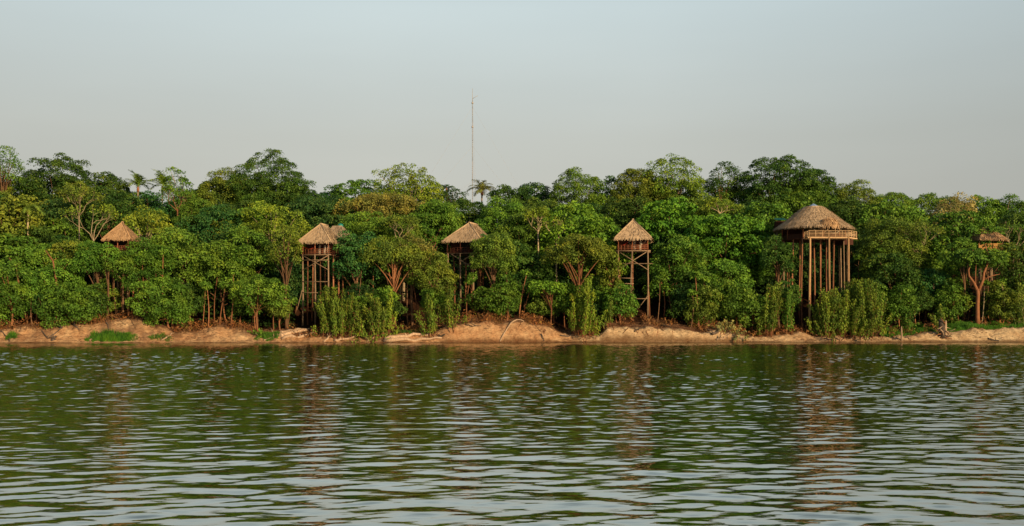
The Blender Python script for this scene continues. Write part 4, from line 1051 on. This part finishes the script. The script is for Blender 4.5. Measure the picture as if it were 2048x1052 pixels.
mb = MB(); mb.tube([(0,0,zt+.9), (1.25,0,zt+1.65)], .05, 5); mb.build('side_antenna', M_STEEL, ms)
for zz in (zt-.1, zt*.82):
    mb = MB(); mb.tube([(0,0,zz-.2), (0,0,zz+.2)], .22, 8); mb.build('clamp', M_STEELRED, ms)
for a_ in (35, 155, 275):
    for f in (.97, .68, .42):
        e = (math.cos(R(a_))*24, math.sin(R(a_))*24); b = gz(X+e[0], Y+e[1])-g
        mb = MB(); mb.tube([(0,0,zt*f), (*e, b)], .012, 3); mb.build('guy_wire', M_STEEL, ms)

# ------------------------------------------------------------------ driftwood and roots on the bank
def onbank(px, py, lift=0.0):
    ds = np.linspace(.05, 9, 70)
    for d in ds:
        X, Y = spot(px, float(d)); z = gz(X, Y)
        if HZ-(z-CAMZ)*F/Y <= py: return Vector((X, Y, z+lift))
    return Vector((X, Y, z+lift))
def drift(name, cat, label, pts, r, mat=M_DRIFT, group=None, twigs=0, seed=1, lift=None):
    rg = np.random.default_rng(seed); r = r*1.35
    P = [onbank(x, y, r*.8 if lift is None else lift) for x, y in pts]
    o = P[0].copy(); rel = [p-o for p in P]
    dense = []
    for i in range(len(rel)-1):
        for k in range(4): dense.append(rel[i].lerp(rel[i+1], k/4)+Vector(rg.normal(0, r*.35, 3)))
    dense.append(rel[-1]); n_ = len(dense)
    mb = MB(); mb.tube(dense, [r*(1.1-.6*k/n_)*rg.uniform(.88, 1.1) for k in range(n_)], 7)
    for k in range(twigs):
        b = dense[int(rg.integers(1, n_))]; e = b+Vector((rg.normal(0, .5), rg.normal(-.1, .25), rg.uniform(.2, .9)))
        mb.tube([b, b.lerp(e, .5)+Vector(rg.normal(0, .08, 3)), e], [r*.5, r*.35, r*.12], 5)
    ob = mb.build(name, mat); ob.location = o
    return tag(ob, label, cat, group)
DW = 'driftwood along the waterline'
for k, (lab, pts, r, mat, tw) in enumerate([
 ('uppermost of the stacked fallen logs below the second hut', [(562,668),(595,662),(632,655)], 0.23, M_DRIFT, 0),
 ('thick middle log in the stack of fallen logs below the second hut', [(560,673),(590,669),(622,661)], 0.28, M_DRIFT, 0),
 ('lowest log of the stack below the second hut', [(564,679),(600,676),(634,667)], 0.22, M_DRIFT, 1),
 ('tangled pale branch in the weeds left of the stacked logs', [(515,680),(535,670),(556,664)], .1, M_DRIFT, 5),
 ('second tangled pale branch beside the stacked logs', [(528,682),(548,676),(562,670)], .09, M_DRIFT, 5),
 ('long pale log lying at the waterline under the leafy curtain', [(668,683),(694,680),(722,674)], .17, M_DRIFT, 2),
 ('claw shaped root at the left foot of the leafy curtain', [(650,684),(658,675),(664,668)], .15, M_DRIFT, 6),
 ('forked branch at the right foot of the leafy curtain', [(736,684),(748,676),(764,671)], .13, M_DRIFT, 4),
 ('long log lying along the waterline left of the third hut, upper one', [(768,681),(815,676),(862,670)], 0.27, M_DRIFT, 1),
 ('long log lying along the waterline left of the third hut, lower one', [(770,684),(830,683),(884,680)], 0.24, M_DRIFT, 1),
 ('short log end sticking out right of the long pair of logs', [(866,680),(878,676),(890,671)], .15, M_DARKWOOD, 3),
 ('dark crooked stick on the orange bank at centre', [(1082,671),(1085,677),(1088,684)], .09, M_DARKWOOD, 1),
 ('dark snag on the crest of the pale bank below the fourth hut', [(1268,666),(1276,660),(1290,655)], .1, M_DARKWOOD, 3),
 ('small dark branch on the flat bank right of the fourth hut', [(1322,652),(1334,654),(1344,657)], .09, M_DARKWOOD, 2),
 ('grey fallen root lying down the bank beside the dry brush', [(1424,672),(1436,668),(1444,657),(1452,650)], .17, M_DARKWOOD, 6),
 ('pale branch beside the dry brush reaching the water', [(1432,682),(1446,678),(1458,672)], .12, M_DRIFT, 4),
 ('grey branch pair lying on the sand below the lodge shrub', [(1634,671),(1650,678),(1668,683)], .11, M_DARKWOOD, 3),
 ('thin crooked branch lying on the bank at the left edge', [(2,664),(12,674),(20,684)], .09, M_DARKWOOD, 2),
 ('long dark root running down the bank at far left', [(70,648),(84,664),(97,678)], .1, M_DARKWOOD, 2),
 ('forked stick lying beside the long dark root at far left', [(98,677),(110,668),(124,657)], .09, M_DARKWOOD, 1),
 ('thick shadowed root hanging over the left bank', [(104,645),(116,653),(124,660)], .2, M_DARKWOOD, 1),
 ('second shadowed root hanging over the left bank below the bush', [(138,646),(150,654),(158,662)], .17, M_DARKWOOD, 1),
 ('dark root dropping straight down the lit mound below the leftmost hut', [(210,626),(213,644),(217,662)], .12, M_DARKWOOD, 1),
 ('pale plank like stick at the waterline right of the bright grass patch', [(322,683),(334,676),(347,668)], .12, M_DRIFT, 0),
 ('short bleached stick at the edge of the bright grass patch', [(180,684),(184,681),(190,678)], .12, M_DRIFT, 0),
 ('small dark stump at the waterline on the far left bank', [(104,682),(108,678),(112,676)], .2, M_DARKWOOD, 1),
 ('thin branch lying across the bank crest below the third hut', [(930,650),(945,655),(962,652)], .08, M_DARKWOOD, 3),
 ('dark branch at the bottom of the yellow column of stems', [(1120,672),(1136,676),(1150,668)], .1, M_DARKWOOD, 4),
 ('dark driftwood chunk at the waterline near the right edge', [(1976,680),(1986,682),(1998,683)], .13, M_DARKWOOD, 1),
]): drift('driftwood', 'driftwood', lab, pts, r, mat, DW, tw, 300+k)
rg = np.random.default_rng(88)
for k in range(44):
    x_ = float(rg.choice([rg.uniform(0, 560), rg.uniform(880, 1150), rg.uniform(1200, 1560), rg.uniform(1640, 1830)])); cy = float(np.interp(x_, _cp[:,0], _cp[:,1]))-rg.uniform(-1, 4)
    dx = rg.normal(3, 9); y2 = min(cy+rg.uniform(6, 22), 682)
    drift('exposed_root', 'root', 'thin exposed root trailing down the face of the bank', [(x_, cy), (x_+dx*.45, (cy+y2)/2), (x_+dx, y2)], rg.uniform(.03, .07), (M_DARKWOOD, M_BARKRED, M_BARK)[k % 3], 'exposed roots trailing down the bank', int(rg.integers(0, 3)), 700+k)
# arching root over the orange bank
P = [onbank(1000, 684), onbank(1010, 668, .25), onbank(1022, 652, .5), onbank(1036, 645, .9), onbank(1048, 645, .15)]
o_ = P[0].copy(); mb = MB(); mb.tube(bez(P[0]-o_, P[1]-o_, P[2]-o_, 5)+bez(P[2]-o_, P[3]-o_, P[4]-o_, 5)[1:], [.14]*4+[.12]*4+[.09]*3, 7)
ob = mb.build('arching_root', M_DRIFT); ob.location = o_; tag(ob, 'pale root arching over the crest of the orange bank at centre', 'root')
# upright post and uprooted stump at right
p = onbank(1803, 682); h = 29*p.y/F
mb = MB(); mb.tube([(0,0,-.3), (.03,0,h*.4), (-.02,0,h*.8), (.02,0,h)], [.2,.17,.15,.06], 8)
ob = mb.build('wooden_post', M_DRIFT); ob.location = p; tag(ob, 'weathered upright post at the waterline left of the uprooted stump', 'post')
p = onbank(1887, 676); s = p.y/F; rg = np.random.default_rng(55)
stp = empty('uprooted_stump', p, 'uprooted stump with a tangle of bare roots lying on the right bank', 'stump')
mb = MB(); mb.tube([(-.1,.1,-.2), (-.2,.1,1.3), (-.35,.15,2.3), (-.5,.2,3.2)], [.62,.58,.5,.3], 10); mb.build('root_ball', M_DARKWOOD, stp)
mb = MB(); mb.tube([(.35,-.1,-.3), (.3,-.1,1.2), (.38,0,2.6), (.42,0,3.0)], [.3,.26,.2,.08], 8); mb.build('trunk', M_DRIFT, stp)
for k in range(20):
    a_ = rg.uniform(-.25, 1.25)*PI; L = rg.uniform(.9, 2.3); z_ = .25+rg.random()**2*2.2
    d_ = Vector((math.cos(a_), -.5*rg.random(), math.sin(a_)*.8-.25)).normalized(); mb = MB()
    q = Vector((rg.normal(.05, .2), -.25, z_)); e = q+d_*L; m_ = q.lerp(e, .5)+Vector(rg.normal(0, .3, 3)); e.z = max(e.z, -.2)
    mb.tube(bez(q, m_, e, 6), [.13*(1-.8*t/6) for t in range(7)], 5); mb.build('root', (M_DRIFT, M_DARKWOOD, M_BARKRED)[k % 3], stp)
# broken sunlit trunks in the bushes at far left
for lab, x_, y_, x2, y2 in (('broken orange trunk leaning among the bushes at the left edge', 18, 516, 32, 532), ('broken orange trunk leaning in the bushes below the slim palm', 91, 500, 106, 522)):
    X, Y = spot((x_+x2)/2, 8.5); s = Y/F; L = Vector(((x2-x_)*s, 0, -(y2-y_)*s)); g = gz(X, Y); z0 = zat(y_, Y)-g
    o = empty('broken_trunk', (X, Y, g), lab, 'tree trunk'); mb = MB()
    mb.tube([(L.x*1.6+.6, .5, -.3), (L.x*.9, .2, z0*.55), (L.x*.5, 0, z0+L.z), (-L.x*.5, 0, z0)], [.2,.17,.15,.08], 7); mb.build('trunk', M_BARKRED, o)
    mb = MB(); b = Vector((L.x*.5, 0, z0+L.z)); mb.tube([b, b+Vector((.7,-.2,.5))], [.1,.03], 5); mb.build('broken_branch', M_BARKRED, o)
# small sticks and leaf litter on the bank
rg = np.random.default_rng(66); n_ = 9000
px = rg.uniform(-80, 2130, n_); d = .4+7*rg.random(n_)**.9; Yp = 190+d; Xp = (px-1024)/F*Yp; Yp = shore(Xp)+d
k_ = (fbm(Xp*.4+2, Yp*.6, 3) > .47) | (d > 4.5); Xp, Yp = Xp[k_], Yp[k_]; m_ = len(Xp)
a_ = rg.uniform(0, 6.28, m_); L = rg.uniform(.12, .7, m_)*rg.choice([1, 1, 1, 1.8], m_)
p = np.stack([Xp, Yp, ground(Xp, Yp)+.05], -1); dv = np.stack([np.cos(a_)*L, np.sin(a_)*L, rg.normal(.05, .16, m_)], -1)
up = np.zeros((m_, 3)); up[:, 2] = rg.uniform(.03, .085, m_)
V = np.stack([p-dv*.5, p+dv*.5, p+dv*.5+up*.6, p-dv*.5+up], 1).reshape(-1, 3)
tag(link('bank_litter', np_mesh('bank_litter', V, np.arange(m_*4).reshape(-1, 4)), M_BARK), 'small sticks and roots strewn over the bank', 'litter', kind='stuff')
